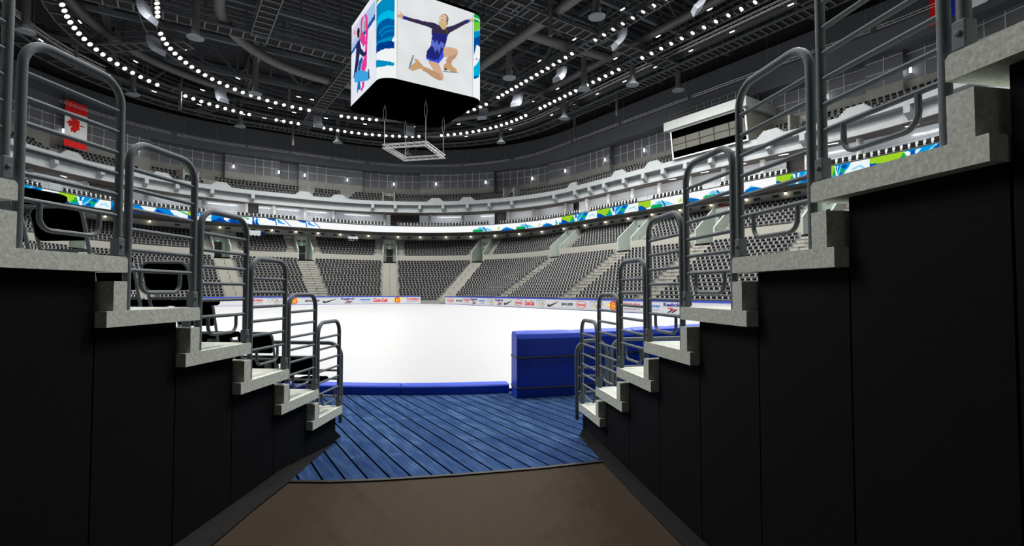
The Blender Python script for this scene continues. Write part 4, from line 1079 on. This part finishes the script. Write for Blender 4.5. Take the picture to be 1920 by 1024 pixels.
# thin seams between displays, black underside and top
out = []
for cb, ca, a0 in ((RC, RC, 180), (SQ-RC, RC, 270), (SQ-RC, SQ-RC, 0), (RC, SQ-RC, 90)):
    for i in range(9):
        t = R(a0+90*i/8); p = C0+B*(cb+RC*math.cos(t))+A*(ca+RC*math.sin(t)); out.append(p)
m = MB(); m.loft([[(p[0], p[1], z) for p in out] for z in (CZ0-.06, CZ0)]); m.build('underside', black_gloss, cube, world=True)
ins_ = [cc+(p-cc)*.97 for p in out]
m = MB(); m.loft([[(p[0], p[1], z) for p in ins_] for z in (CZ0, CZ1+.3)]); m.build('core', black_gloss, cube, world=True)
for s in (0, L_, -q_):
    p = sqpath(s); m = MB(); d = (p-cc)/np.linalg.norm(p-cc)*.006
    m.tube([(p[0]+d[0], p[1]+d[1], CZ0), (p[0]+d[0], p[1]+d[1], CZ1)], .016, 4); m.build('seam', line_m, cube, world=True)
for cb, ca in ((2, 2), (5.8, 2), (5.8, 5.8), (2, 5.8)):
    p = C0+B*cb+A*ca; m = MB(); m.tube([(p[0], p[1], CZ1), (p[0], p[1], 27)], .08, 8); m.build('hanger', dark_steel, cube, world=True)
tag(cube, 'large hanging scoreboard cube with a skater picture above the ice', 'scoreboard')

# square truss hanging below the cube
TZ = 12.5
tc = [np.array([-9.5, 37.8]), np.array([-6.3, 37.0]), np.array([-5.5, 40.6]), np.array([-8.7, 41.4])]
te = empty('lighting_truss', tuple(sum(tc)/4)+(TZ,))
for i in range(4):
    a, b = tc[i], tc[(i+1) % 4]; d = (b-a)/np.linalg.norm(b-a); nn = np.array([-d[1], d[0]])*.13
    m = MB()
    for sx_ in (-1, 1):
        for dz in (-.13, .13):
            p, q = a+nn*sx_-d*.13, b+nn*sx_+d*.13; m.tube([(p[0], p[1], TZ+dz), (q[0], q[1], TZ+dz)], .025, 6)
    n = 12
    for j in range(n):
        p = a+(b-a)*j/n; q = a+(b-a)*(j+1)/n; sg = 1 if j % 2 else -1
        for sx_ in (-1, 1):
            m.tube([(*(p+nn*sx_), TZ-.13*sg), (*(q+nn*sx_), TZ+.13*sg)], .015, 4)
        for dz in (-.13, .13): m.tube([(*(p-nn*sg), TZ+dz), (*(q+nn*sg), TZ+dz)], .015, 4)
    m.build('truss_side', chrome if False else mat('aluminium', (190, 192, 194), .4, metal=.4), te, world=True)
tag(te, 'square aluminium truss frame hanging on four cables under the scoreboard', 'truss')
for i in range(4):
    p = tc[i]; m = MB(); m.tube([(p[0], p[1], TZ+.13), (p[0], p[1], CZ0-1.3)], .03, 6)
    loop = [(p[0]+.10*math.sin(t), p[1], CZ0-.75-.55*math.cos(t)) for t in np.linspace(0, 2*PI, 13)]
    m.tube(loop, .022, 5); m.tube([(p[0], p[1], CZ0-.2), (p[0], p[1], CZ0-.06)], .03, 6)
    o = m.build('hanging_cable', mat('cable_grey', (150, 150, 150), .5)); tag(o, 'steel cable with long loop from the scoreboard to the %s truss corner' % ['left', 'upper right', 'right', 'lower left'][i], 'cable')

# display band
def blk_colour(x, y):   # many coloured swooshes
    return [((0, 84, 170), [(0, 0), (.5, 0), (.62, .18), (.45, .5), (.2, .75), (0, .55)]), ((160, 208, 40), [(0, .55), (.2, .75), (.45, .5), (.7, .2), (.62, .9), (.5, 1), (0, 1)])]
def band_items():
    it = []
    def blk(u0, u1, kind):
        w = u1-u0
        def q(col, pts): it.append((col, [(u0+w*x, .02+.96*y) for x, y in pts]))
        if kind == 'C':
            q((0, 150, 220), [(0, 0), (1, 0), (1, 1), (0, 1)])
            q((0, 80, 168), [(0, 0), (.22, 0), (.17, .25), (.1, .5), (0, .62)])
            q((158, 208, 40), [(0, .6), (.1, .45), (.22, .05), (.36, .35), (.34, 1), (0, 1)])
            q((16, 170, 80), [(.22, .1), (.34, .15), (.42, .6), (.33, .85), (.28, .4)])
            q((236, 246, 248), [(.34, .95), (.38, .3), (.4, 0), (.46, 0), (.45, .5), (.5, .95)]); q((0, 90, 180), [(.39, .95), (.405, .5), (.44, .5), (.45, .95)])
            q((120, 205, 240), [(.48, 0), (.6, .5), (.68, 1), (.62, 1), (.54, .55), (.46, .2)])
            q((0, 80, 168), [(.6, .75), (.7, .6), (.74, .85), (.66, 1)]); q((16, 170, 80), [(.56, .55), (.68, .2), (.74, .3), (.62, .75)]); q((0, 80, 168), [(.52, 0), (.62, .1), (.6, .4), (.54, .3)])
            q((236, 246, 248), [(.68, 0), (1, 0), (1, 1), (.78, 1), (.74, .55), (.7, .35)]); q((150, 215, 240), [(.78, .45), (.9, .7), (.97, .2), (.95, .2), (.88, .5), (.8, .3)])
        elif kind == 'H':
            q((0, 170, 90), [(0, 0), (.22, 0), (.2, .35), (.08, .42), (0, .3)]); q((0, 110, 190), [(.08, .42), (.2, .38), (.26, .1), (.22, 0), (.2, .3)])
            q((110, 210, 235), [(.0, .35), (.08, .5), (.16, .8), (.24, .62), (.34, .5), (.46, .1), (.28, .0), (.24, .3), (.1, .45)]); q((0, 70, 160), [(.22, .75), (.24, .8), (.31, .05), (.28, .05)])
            q((200, 226, 90), [(.55, .25), (.6, .7), (.63, .3), (.6, .1)])
            q((0, 110, 200), [(.64, 0), (.7, .3), (.8, .42), (.9, .2), (.96, 0)]); q((90, 200, 235), [(.7, .3), (.76, .55), (.84, .35), (.8, .42)])
        elif kind == 'S':
            q((0, 90, 190), [(0, 1), (.12, .8), (.3, .7), (.34, 1)]); q((0, 90, 190), [(.3, 1), (.38, .1), (.42, .05), (.36, 1)]); q((40, 160, 230), [(.4, 1), (.45, .5), (.6, .3), (.78, .35), (.6, .55), (.5, .95)]); q((0, 90, 190), [(.66, 1), (.7, 1), (.98, .1), (.93, .08)])
        elif kind == 'L':
            q((0, 130, 215), [(0, 0), (1, 0), (1, 1), (0, 1)]); q((0, 66, 160), [(0, .1), (.2, .6), (.4, .2), (.42, 0), (0, 0)]); q((236, 246, 248), [(.25, 1), (.36, .1), (.42, .1), (.5, 1)]); q((0, 66, 160), [(.5, .9), (.6, .5), (.8, 0), (.5, 0)])
            q((236, 246, 250), [(.7, 1), (.78, .35), (.9, .1), (1, 0), (1, 1)]); q((20, 170, 80), [(.82, 1), (1, .5), (1, .7), (.88, 1)])
    blk(-16.9, -14.2, 'C'); blk(-14.2, -12.2, 'C'); blk(-12.2, -11.7, 'L'); blk(-11.7, -9.2, 'L'); blk(-9.2, -8.2, 'C'); blk(-8.2, -6.6, 'L'); blk(-6.5, -5.4, 'L')
    blk(-4.4, -.6, 'S'); blk(.3, 4.1, 'S'); blk(-19, -16.9, 'C'); blk(-46, -32, 'C'); blk(-32, -19, 'C')
    blk(14.02, 16.66, 'H'); blk(16.66, 19.31, 'H'); blk(19.31, 19.82, 'H'); blk(19.82, 27.89, 'C'); blk(27.89, 35.96, 'C')
    it.append(((0, 84, 168), [(35.96, 0), (37.4, 0), (37.2, .3), (36.6, .55), (35.96, .5)])); it.append(((158, 208, 40), [(35.96, .55), (36.6, .55), (37.4, .1), (38.08, .3), (38.08, 1), (35.96, 1)]))
    blk(38.08, 46.0, 'H'); blk(46.0, 53.9, 'H'); blk(54.75, 59.68, 'C'); blk(59.68, 61.73, 'C'); blk(61.73, 64.2, 'C'); blk(64.2, 68, 'C')
    return it
U = us(UL, UR, .1)
e = empty('display_band', P(RB, 10, 10.72))
seg_u = [UL, -30, -15, -8.5, 0, 10.3, 18, 28, 38, 48, 58, UR]
items = band_items()
def bandfn(s, t): return P(RB, s, 10.72+.94*t, 0)
for a, b in zip(seg_u[:-1], seg_u[1:]):
    k = du_at(RB, (a+b)/2); sub = [(c, p) for c, p in items if min(x for x, y in p) < b and max(x for x, y in p) > a]
    ns = int((b-a)/(.07*k))
    def fn2(s, t, k=k): return P(RB, s*k, 10.72+.94*t/.94, 0)
    ob = screen('led_panel', e, lambda s, t, k=k: P(RB, s*k, 10.72+t, 0), a/k, b/k, 0, .94, .075, (lambda X, Y, k=k, sub=sub: painter((248, 250, 252), sub)(X*k, Y/.94)))
tag(e, 'long glowing display band with green, blue and white pattern round the bowl', 'display')

# ------------------------------------------------------------------ roof
mb = MB(); mb.add([W3(-48, -62, 31), W3(48, -62, 31), W3(48, 62, 31), W3(-48, 62, 31)], [(0, 1, 2, 3)])
mb.cur = 1
for a in np.arange(-60, 62, .95):
    p, q = W3(-46, a, 30.85), W3(46, a, 30.85); mb.bar(p, q, .14, .26)
struct(mb.build('ceiling', [roof_dark, joist_m]))
mb = MB()
for u0, u1 in ((-80.9, 80.9),):
    band(mb, [((34.5, 46.5, 27), 0, 24.0), ((34.5, 46.5, 27), 0, 31)], UL, UR)
struct(mb.build('wall_roof_edge', roof_dark))
def truss(p, q, z0, z1, panel, label, w=.34):
    e = empty('roof_truss', (p[0], p[1], z0)); L = np.linalg.norm(np.array(q)-np.array(p)); n = int(L/panel)
    P3 = lambda t, z: (p[0]+(q[0]-p[0])*t, p[1]+(q[1]-p[1])*t, z)
    MB().bar(P3(0, z0), P3(1, z0), w, .42).build('lower_chord', truss_m, e, world=True); MB().bar(P3(0, z1), P3(1, z1), w, .5).build('upper_chord', truss_m, e, world=True)
    m = MB()
    for i in range(n):
        m.bar(P3(i/n, z0), P3(i/n, z1), .16, .16); a, b = ((z0, z1) if i % 2 else (z1, z0)); m.bar(P3(i/n, a), P3((i+1)/n, b), .2, .2)
    m.build('web', truss_m, e, world=True); tag(e, label, 'roof truss')
for i, a in enumerate([-22, -13.5, -5, 3.5, 12, 20.5, 29, 37.5]):
    hb = 33 if a < 22 else 30-(a-22)*.6
    truss(W3(-hb, a, 0)[:2], W3(hb, a, 0)[:2], 26.2, 29.9, 3.4, 'deep dark steel roof truss crossing the roof, %s from the viewer' % NUM[i])
for i, b in enumerate([-20, -7, 7, 20]):
    truss(W3(b, -30, 0)[:2], W3(b, 42, 0)[:2], 26.9, 30.2, 4.25, 'dark steel roof truss running away over the ice, %s from the left' % NUM[i])

def catwalk(path_l, path_r, z, name_label, rung=.95, rail_both=True):
    """path_l / path_r: the two edges as functions of t in 0..1, with metres length"""
    fl, frr, L = path_l, path_r, None
    T = np.linspace(0, 1, 40); pl = np.array([fl(t) for t in T]); L = float(np.sum(np.linalg.norm(np.diff(pl, axis=0), axis=1)))
    n = max(4, int(L/1.4)); TT = np.linspace(0, 1, n+1)
    e = empty('catwalk', (*fl(.5), z))
    m = MB()
    for f in (fl, frr):
        pts = [(*f(t), z) for t in TT]
        for a, b in zip(pts[:-1], pts[1:]): m.bar(a, b, .07, .2)
    nr = int(L/rung)
    for i in range(nr+1):
        t = i/nr; m.bar((*fl(t), z-.06), (*frr(t), z-.06), .11, .08)
    m.build('frame', catwalk_m, e, world=True)
    m = MB(); m.strip([(*fl(t), z+.02) for t in TT], [(*frr(t), z+.02) for t in TT]); m.build('deck', catwalk_floor, e, world=True)
    m = MB()
    for f in (fl, frr):
        for h in (.55, 1.05): m.tube([(*f(t), z+h) for t in TT], .022, 4)
        for t in TT: m.tube([(*f(t), z), (*f(t), z+1.05)], .022, 4)
    m.build('railing', catwalk_m, e, world=True)
    tag(e, name_label, 'catwalk')
L1 = (21.75, 34.35, 18.5); L2 = (15.75, 28.35, 14.5); L3 = (26.7, 39, 21)
def ringcw(sh, o0, o1, u0, u1, z, label): 
    catwalk(lambda t: P(sh, u0+(u1-u0)*t, 0, o0)[:2], lambda t: P(sh, u0+(u1-u0)*t, 0, o1)[:2], z, label)
ringcw(L2, .35, 1.25, -30, 66, 24.0, 'inner curved catwalk ring carrying the inner row of floodlights')
ringcw(L1, .35, 1.35, -30, 66, 24.0, 'middle curved catwalk ring carrying the outer row of floodlights')
ringcw(L3, 0, 1.5, -34, 66, 24.0, 'outermost curved catwalk ring below the roof edge')
def line_cw(b0, a0, b1, a1, z, label, w=1.35):
    p = np.array(W3(b0, a0, 0)[:2]); q = np.array(W3(b1, a1, 0)[:2]); d = (q-p)/np.linalg.norm(q-p); n = np.array([-d[1], d[0]])*w/2
    catwalk(lambda t: tuple(p+(q-p)*t-n), lambda t: tuple(p+(q-p)*t+n), z, label)
line_cw(.3, 4.5, .3, 39, 24.1, 'straight catwalk from the scoreboard to the far end')
line_cw(-8.4, 13.2, -8.4, -22, 24.1, 'straight catwalk running over the ice left of the scoreboard')
line_cw(-26, 13.6, .0, 13.6, 24.12, 'straight catwalk crossing left behind the scoreboard')
line_cw(-26, -3, -4, -3, 24.12, 'straight catwalk crossing left of the scoreboard')
line_cw(4, -2.9, 27, -2.9, 24.12, 'straight catwalk crossing right in front of the scoreboard')
line_cw(7.6, 24, 7.6, -22, 24.1, 'straight catwalk running over the ice right of the scoreboard')
line_cw(7.6, 11.4, 27, 11.4, 24.12, 'straight catwalk crossing right behind the scoreboard')
line_cw(-22, 25, -13.5, 18.5, 24.12, 'short slanting catwalk between the rings at far left')
line_cw(-9, 33, -12.5, 39.5, 24.12, 'short catwalk from the middle ring to the outer ring, far left')
line_cw(12.5, 31.5, 17.5, 36, 24.12, 'short catwalk from the middle ring to the outer ring, far right')
line_cw(5.5, -16.5, 27, -16.5, 24.12, 'straight catwalk crossing at upper right')

# ducts
def duct(pts, r, label, name='air_duct'):
    pts = [np.array(p) for p in pts]; L = [0]
    for a, b in zip(pts[:-1], pts[1:]): L.append(L[-1]+np.linalg.norm(b-a))
    n = int(L[-1]/.26); X = np.linspace(0, L[-1], n+1); Q = [[np.interp(x, L, [p[k] for p in pts]) for k in range(3)] for x in X]
    o = MB().tube(Q, [r*(1.0 if i % 2 else .9) for i in range(len(Q))], 10).build(name, duct_m, None, True)
    return tag(o, label, 'air duct')
D1 = (11.7, 21.5, 11.5); D2 = (22.2, 33, 18.4)
duct([P(D1, u, 24.9) for u in us(-30, 66, .7)], .48, 'thick corrugated air duct bending round the scoreboard, innermost duct ring')
duct([P(D2, u, 25.5) for u in us(-30, 66, .7)], .42, 'thick corrugated air duct above the outer floodlight ring')
duct([P((27.6, 40, 22), u, 25.3) for u in us(-30, 66, .7)], .38, 'corrugated air duct above the outermost catwalk')
duct([W3(11.7, 1, 24.9), W3(22.2, 1, 25.3)], .5, 'short straight corrugated duct joining the duct rings on the right')
duct([W3(-11.7, 7, 24.9), W3(-22.2, 7, 25.3)], .5, 'short straight corrugated duct joining the duct rings on the left')
drops = [('top left corner', -24.3, 18, 22), ('upper left, beside the inner floodlights', -13.2, 11.8, 22), ('left, between the floodlight rings', -18.1, 29.3, 22), ('far left beyond the outer floodlights', -7.7, 34.8, 22), ('left, beside the inner floodlight row', -7.6, 22.0, 22), ('behind the scoreboard', 4.2, 35.1, 22), ('right of the scoreboard', 12, 4.3, 22), ('upper right of the scoreboard', 11.4, -8.4, 22), ('on the right, by the outer floodlights', 19.8, 2.4, 22), ('right, over the outermost catwalk, nearer one', 23, -1.1, 22), ('right, over the outermost catwalk, middle one', 23.7, 10.3, 22), ('right, near the slate band', 27.9, -2.7, 22), ('far right behind the scoreboard', 22.8, 22.7, 22), ('far centre below the roof edge', 14.5, 35.5, 22)]
for nm, b, a, z in drops:
    e = empty('duct_diffuser', W3(b, a, z)); n = 14
    r = .30
    MB().tube([(0, 0, .4+.22*i) for i in range(n)], [r*(1 if i % 2 else .9) for i in range(n)], 10).build('pipe', duct_m, e, True)
    MB().lathe((0, 0, 0), [(0, -.02), (.62, 0), (.64, .06), (.36, .28), (.29, .5)], 20).build('cone', cone_m, e, True)
    tag(e, 'vertical duct with a pale cone diffuser, ' + nm, 'diffuser')
for i, (b, a, zb) in enumerate([(8.5, 16, 21.6), (-4, 24, 21.6), (10.5, -4, 22.2), (27, 5, 21.5), (28.5, 14, 21.5), (-14, 30, 21.5), (-22, 24, 21.8), (16, 36, 21.5), (-1, 38, 21.5)]):
    n = 14
    o = MB().tube([(0, 0, .22*k) for k in range(n)], [.17*(1 if k % 2 else .88) for k in range(n)], 8).build('vent_pipe', duct_m, None, True); o.location = W3(b, a, zb)
    tag(o, 'narrow corrugated vertical pipe hanging from the roof ducts', 'pipe', 'narrow pipes under the roof')

for a, b, nm in ((11.5, 66, 'right'), (-34, -13.4, 'left')):
    m = MB()
    for o_, z in ((-.55, 25.0), (-.55, 25.35), (-.35, 25.0), (-.35, 25.35)): m.tube([P(L3, u, z, o_) for u in us(a, b, .7)], .03, 4)
    n = int((b-a)/(.45*du_at(L3, (a+b)/2)))
    for i in range(n):
        u0, u1 = a+(b-a)*i/n, a+(b-a)*(i+1)/n; zz = (25.0, 25.35) if i % 2 else (25.35, 25.0)
        m.tube([P(L3, u0, zz[0], -.55), P(L3, u1, zz[1], -.55)], .014, 3); m.tube([P(L3, u0, 25.0, (-.55, -.35)[i % 2]), P(L3, u1, 25.0, (-.35, -.55)[i % 2])], .014, 3)
    o = m.build('curved_truss', MATS['aluminium']); tag(o, 'thin pale lattice truss curving along the outermost catwalk on the '+nm, 'truss')

# speaker clusters
sp0 = None
HORNS = [(-16.7, 10.4), (-16.2, 16.3), (-10.5, 26.1), (.2, 29.3), (11.1, 26.3), (15.8, 15.5), (16.7, 9.6), (16.5, 1.7), (16.2, -6.6), (17, -13.8)]
for i, (b, a) in enumerate(HORNS):
    if sp0 is None:
        sp0 = empty('speaker_cluster', (0, 0, 0)); y, z, th = 0, 0, R(-4)
        for k in range(6):
            w = 1.1
            m = MB(); hh = .3
            c, s_ = math.cos(th), math.sin(th)
            def q(x, yy, zz): return (x, y+yy*c-zz*s_, z+yy*s_+zz*c)
            secs = [[q(-w/2, .0, 0), q(w/2, .0, 0), q(w/2, .0, -hh), q(-w/2, .0, -hh)], [q(-w/2*.8, -.42, -.05), q(w/2*.8, -.42, -.05), q(w/2*.8, -.42, -hh+.05), q(-w/2*.8, -.42, -hh+.05)]]
            m.loft(secs); m.build('cabinet', horn_m, sp0)
            y, z = y+hh*s_, z-hh*c; th -= R(10)
        m = MB()
        for x in (-.35, .35):
            for yy in (-.02, -.38): m.tube([(x, yy, 0), (x*.8, yy, 1.5)], .02, 4)
        m.bar((-.45, -.2, .05), (.45, -.2, .05), .06, .06); m.build('hanging_frame', dark_steel, sp0); o = sp0
    else: o = copy_tree(sp0)
    p = W3(b, a, 23.1); o.location = p; d = np.array([p[0], p[1]])-M0; d = d/np.linalg.norm(d)
    o.rotation_euler = (0, 0, math.atan2(-d[0], d[1]))
    tag(o, 'curved grey stack of hanging loudspeakers under the inner catwalk, %s round from the left' % NUM[i], 'loudspeaker', 'speaker clusters under the inner catwalk')

# floodlights
fl0 = None
def flood(sh, u0, u1, n, label, group):
    global fl0
    UU = np.linspace(u0, u1, 200); PP = np.array([P(sh, v, 0)[:2] for v in UU]); LL = np.concatenate([[0], np.cumsum(np.linalg.norm(np.diff(PP, axis=0), axis=1))])
    for i in range(n):
        u = float(np.interp(LL[-1]*i/max(1, n-1), LL, UU)); p = np.array(P(sh, u, 23.5))
        if fl0 is None:
            fl0 = empty('floodlight', (0, 0, 0))
            MB().lathe((0, 0, 0), [(0, -.22), (.09, -.21), (.15, -.17), (.19, -.09), (.215, 0), (.215, .05), (.19, .05), (.16, -.02)], 16).build('reflector', chrome, fl0, True)
            MB().lathe((0, 0, 0), [(0, .04), (.07, .03), (.12, .0), (.15, -.04)], 14).build('lens', lamp_white, fl0, True)
            MB().bar((0, 0, -.2), (0, 0, -.45), .08, .3).build('yoke', dark_steel, fl0); o = fl0
        else: o = copy_tree(fl0)
        tgt = np.array([*(M0+(p[:2]-M0)*.25), 0]); d = Vector(tgt-p).normalized()
        o.location = tuple(p); o.rotation_mode = 'QUATERNION'; o.rotation_quaternion = Vector((0, 0, 1)).rotation_difference(d)
        tag(o, label, 'floodlight', group)
G2, G1 = 'floodlights of the inner ring', 'floodlights of the outer ring'
flood(L2, -25.8, -21.4, 5, 'round floodlight of the inner ring, in the short run at top left', G2)
flood(L2, -18.6, -5.3, 23, 'round floodlight of the inner ring, in the long run left of the scoreboard', G2)
flood(L2, 7.4, 9.9, 6, 'round floodlight of the inner ring, in the run behind the scoreboard', G2)
flood(L2, 17.3, 19.3, 4, 'round floodlight of the inner ring, in the short run beside the scoreboard', G2)
flood(L2, 22.3, 41.2, 15, 'round floodlight of the inner ring, in the long run right of the scoreboard', G2)
flood(L2, 45.8, 62, 12, 'round floodlight of the inner ring, in the run at the top right edge', G2)
flood(L1, -21.2, -13.0, 17, 'round floodlight of the outer ring, in the long run at upper left', G1)
flood(L1, -11.5, -8.15, 9, 'round floodlight of the outer ring, in the second run on the left', G1)
flood(L1, -6.7, -2.1, 4, 'round floodlight of the outer ring, in the run of four at far left of centre', G1)
flood(L1, 4.3, 11.9, 15, 'round floodlight of the outer ring, in the long run below the scoreboard', G1)
flood(L1, 13.4, 20.5, 16, 'round floodlight of the outer ring, in the run right below the scoreboard', G1)
flood(L1, 24.4, 41.1, 15, 'round floodlight of the outer ring, in the long run on the right', G1)
flood(L1, 45, 62, 14, 'round floodlight of the outer ring, in the run at upper right', G1)
# small service lights on catwalk rails
s0 = None
for sh, z, lst in ((L1, 25.0, (-22, -17.5, -14, -10.5, -7, -3, 1, 5, 8.5, 11.5, 14.5, 17.5, 22, 28, 34, 40, 47, 54)), (L2, 25.0, (-19, -15, -11, -7, -3, 2, 6, 9, 12, 15, 20, 26, 33, 41, 50)), (L3, 25.05, (-16, -13, -11, -9, -7, -5, -2.5, 0, 2.5, 5, 8, 11, 14, 17, 21, 26, 31, 36, 41, 46, 51, 57))):
    for u in lst:
        if s0 is None:
            s0 = empty('service_light', (0, 0, 0)); MB().box((0, 0, .06), (.5, .12, .05)).build('housing', dark_steel, s0); MB().box((0, 0, 0), (.46, .09, .06)).build('tube', tube_white, s0); o = s0
        else: o = copy_tree(s0)
        p, n = ring(sh, u); o.location = (p[0]+n[0]*.4, p[1]+n[1]*.4, z); o.rotation_euler = (0, 0, math.atan2(n[0], -n[1]))
        tag(o, 'tiny white service light on a catwalk rail', 'lamp', 'service lights on the catwalks')

# ------------------------------------------------------------------ light
for sh, step in ((L1, 8.0), (L2, 8.0)):
    for u in np.arange(-78, 80, step):
        while any(np.linalg.norm(ring(sh, u)[0]-np.array(W3(b_, a_, 0)[:2])) < 3.2 for b_, a_ in HORNS+[(x[1], x[2]) for x in drops]): u += .8
        p, n = ring(sh, u)
        L = bpy.data.lights.new('floodlight_beam', 'SPOT'); L.energy = 5200; L.spot_size = R(170); L.spot_blend = 1.0; L.shadow_soft_size = .5; L.color = (1, .985, .96)
        lo = bpy.data.objects.new('floodlight_beam', L); COL.objects.link(lo); lo.location = (p[0]-n[0]*.35, p[1]-n[1]*.35, 23.3)
        tgt = np.array([*(M0+(p-M0)*1.0), 0]); lo.rotation_mode = 'QUATERNION'; lo.rotation_quaternion = Vector((0, 0, -1)).rotation_difference(Vector(tgt-np.array([*p, 23.5])))
L = bpy.data.lights.new('added_tunnel_light', 'AREA'); L.shape = 'RECTANGLE'; L.size = 1.7; L.size_y = .4; L.energy = 8  # light of the added lamp, brightens the near floor and steps
lo = bpy.data.objects.new('added_tunnel_light', L); COL.objects.link(lo); lo.location = (-.2, -3.2, 3.5); lo.rotation_euler = (R(28), 0, 0)
w = bpy.data.worlds.new('arena_air'); scene.world = w; w.use_nodes = True
w.node_tree.nodes['Background'].inputs['Color'].default_value = (.9, .95, 1, 1); w.node_tree.nodes['Background'].inputs['Strength'].default_value = 0.03

# ------------------------------------------------------------------ camera
cam = bpy.data.cameras.new('camera'); cam.sensor_width = 36; cam.lens = 18.0; cam.clip_start = .05; cam.clip_end = 400
co_ = bpy.data.objects.new('camera', cam); COL.objects.link(co_); co_.location = (0, 0, 1.75); co_.rotation_euler = (PI/2+math.atan(33.5/960), 0, 0)
scene.camera = co_
scene.view_settings.view_transform = 'Standard'; scene.view_settings.look = 'None'; scene.view_settings.exposure = 0; scene.view_settings.gamma = 1; scene.view_settings.use_curve_mapping = False
scene.cycles.max_bounces = 6; scene.cycles.diffuse_bounces = 4; scene.cycles.glossy_bounces = 3; scene.cycles.use_denoising = True
scene.cycles.sample_clamp_indirect = 4
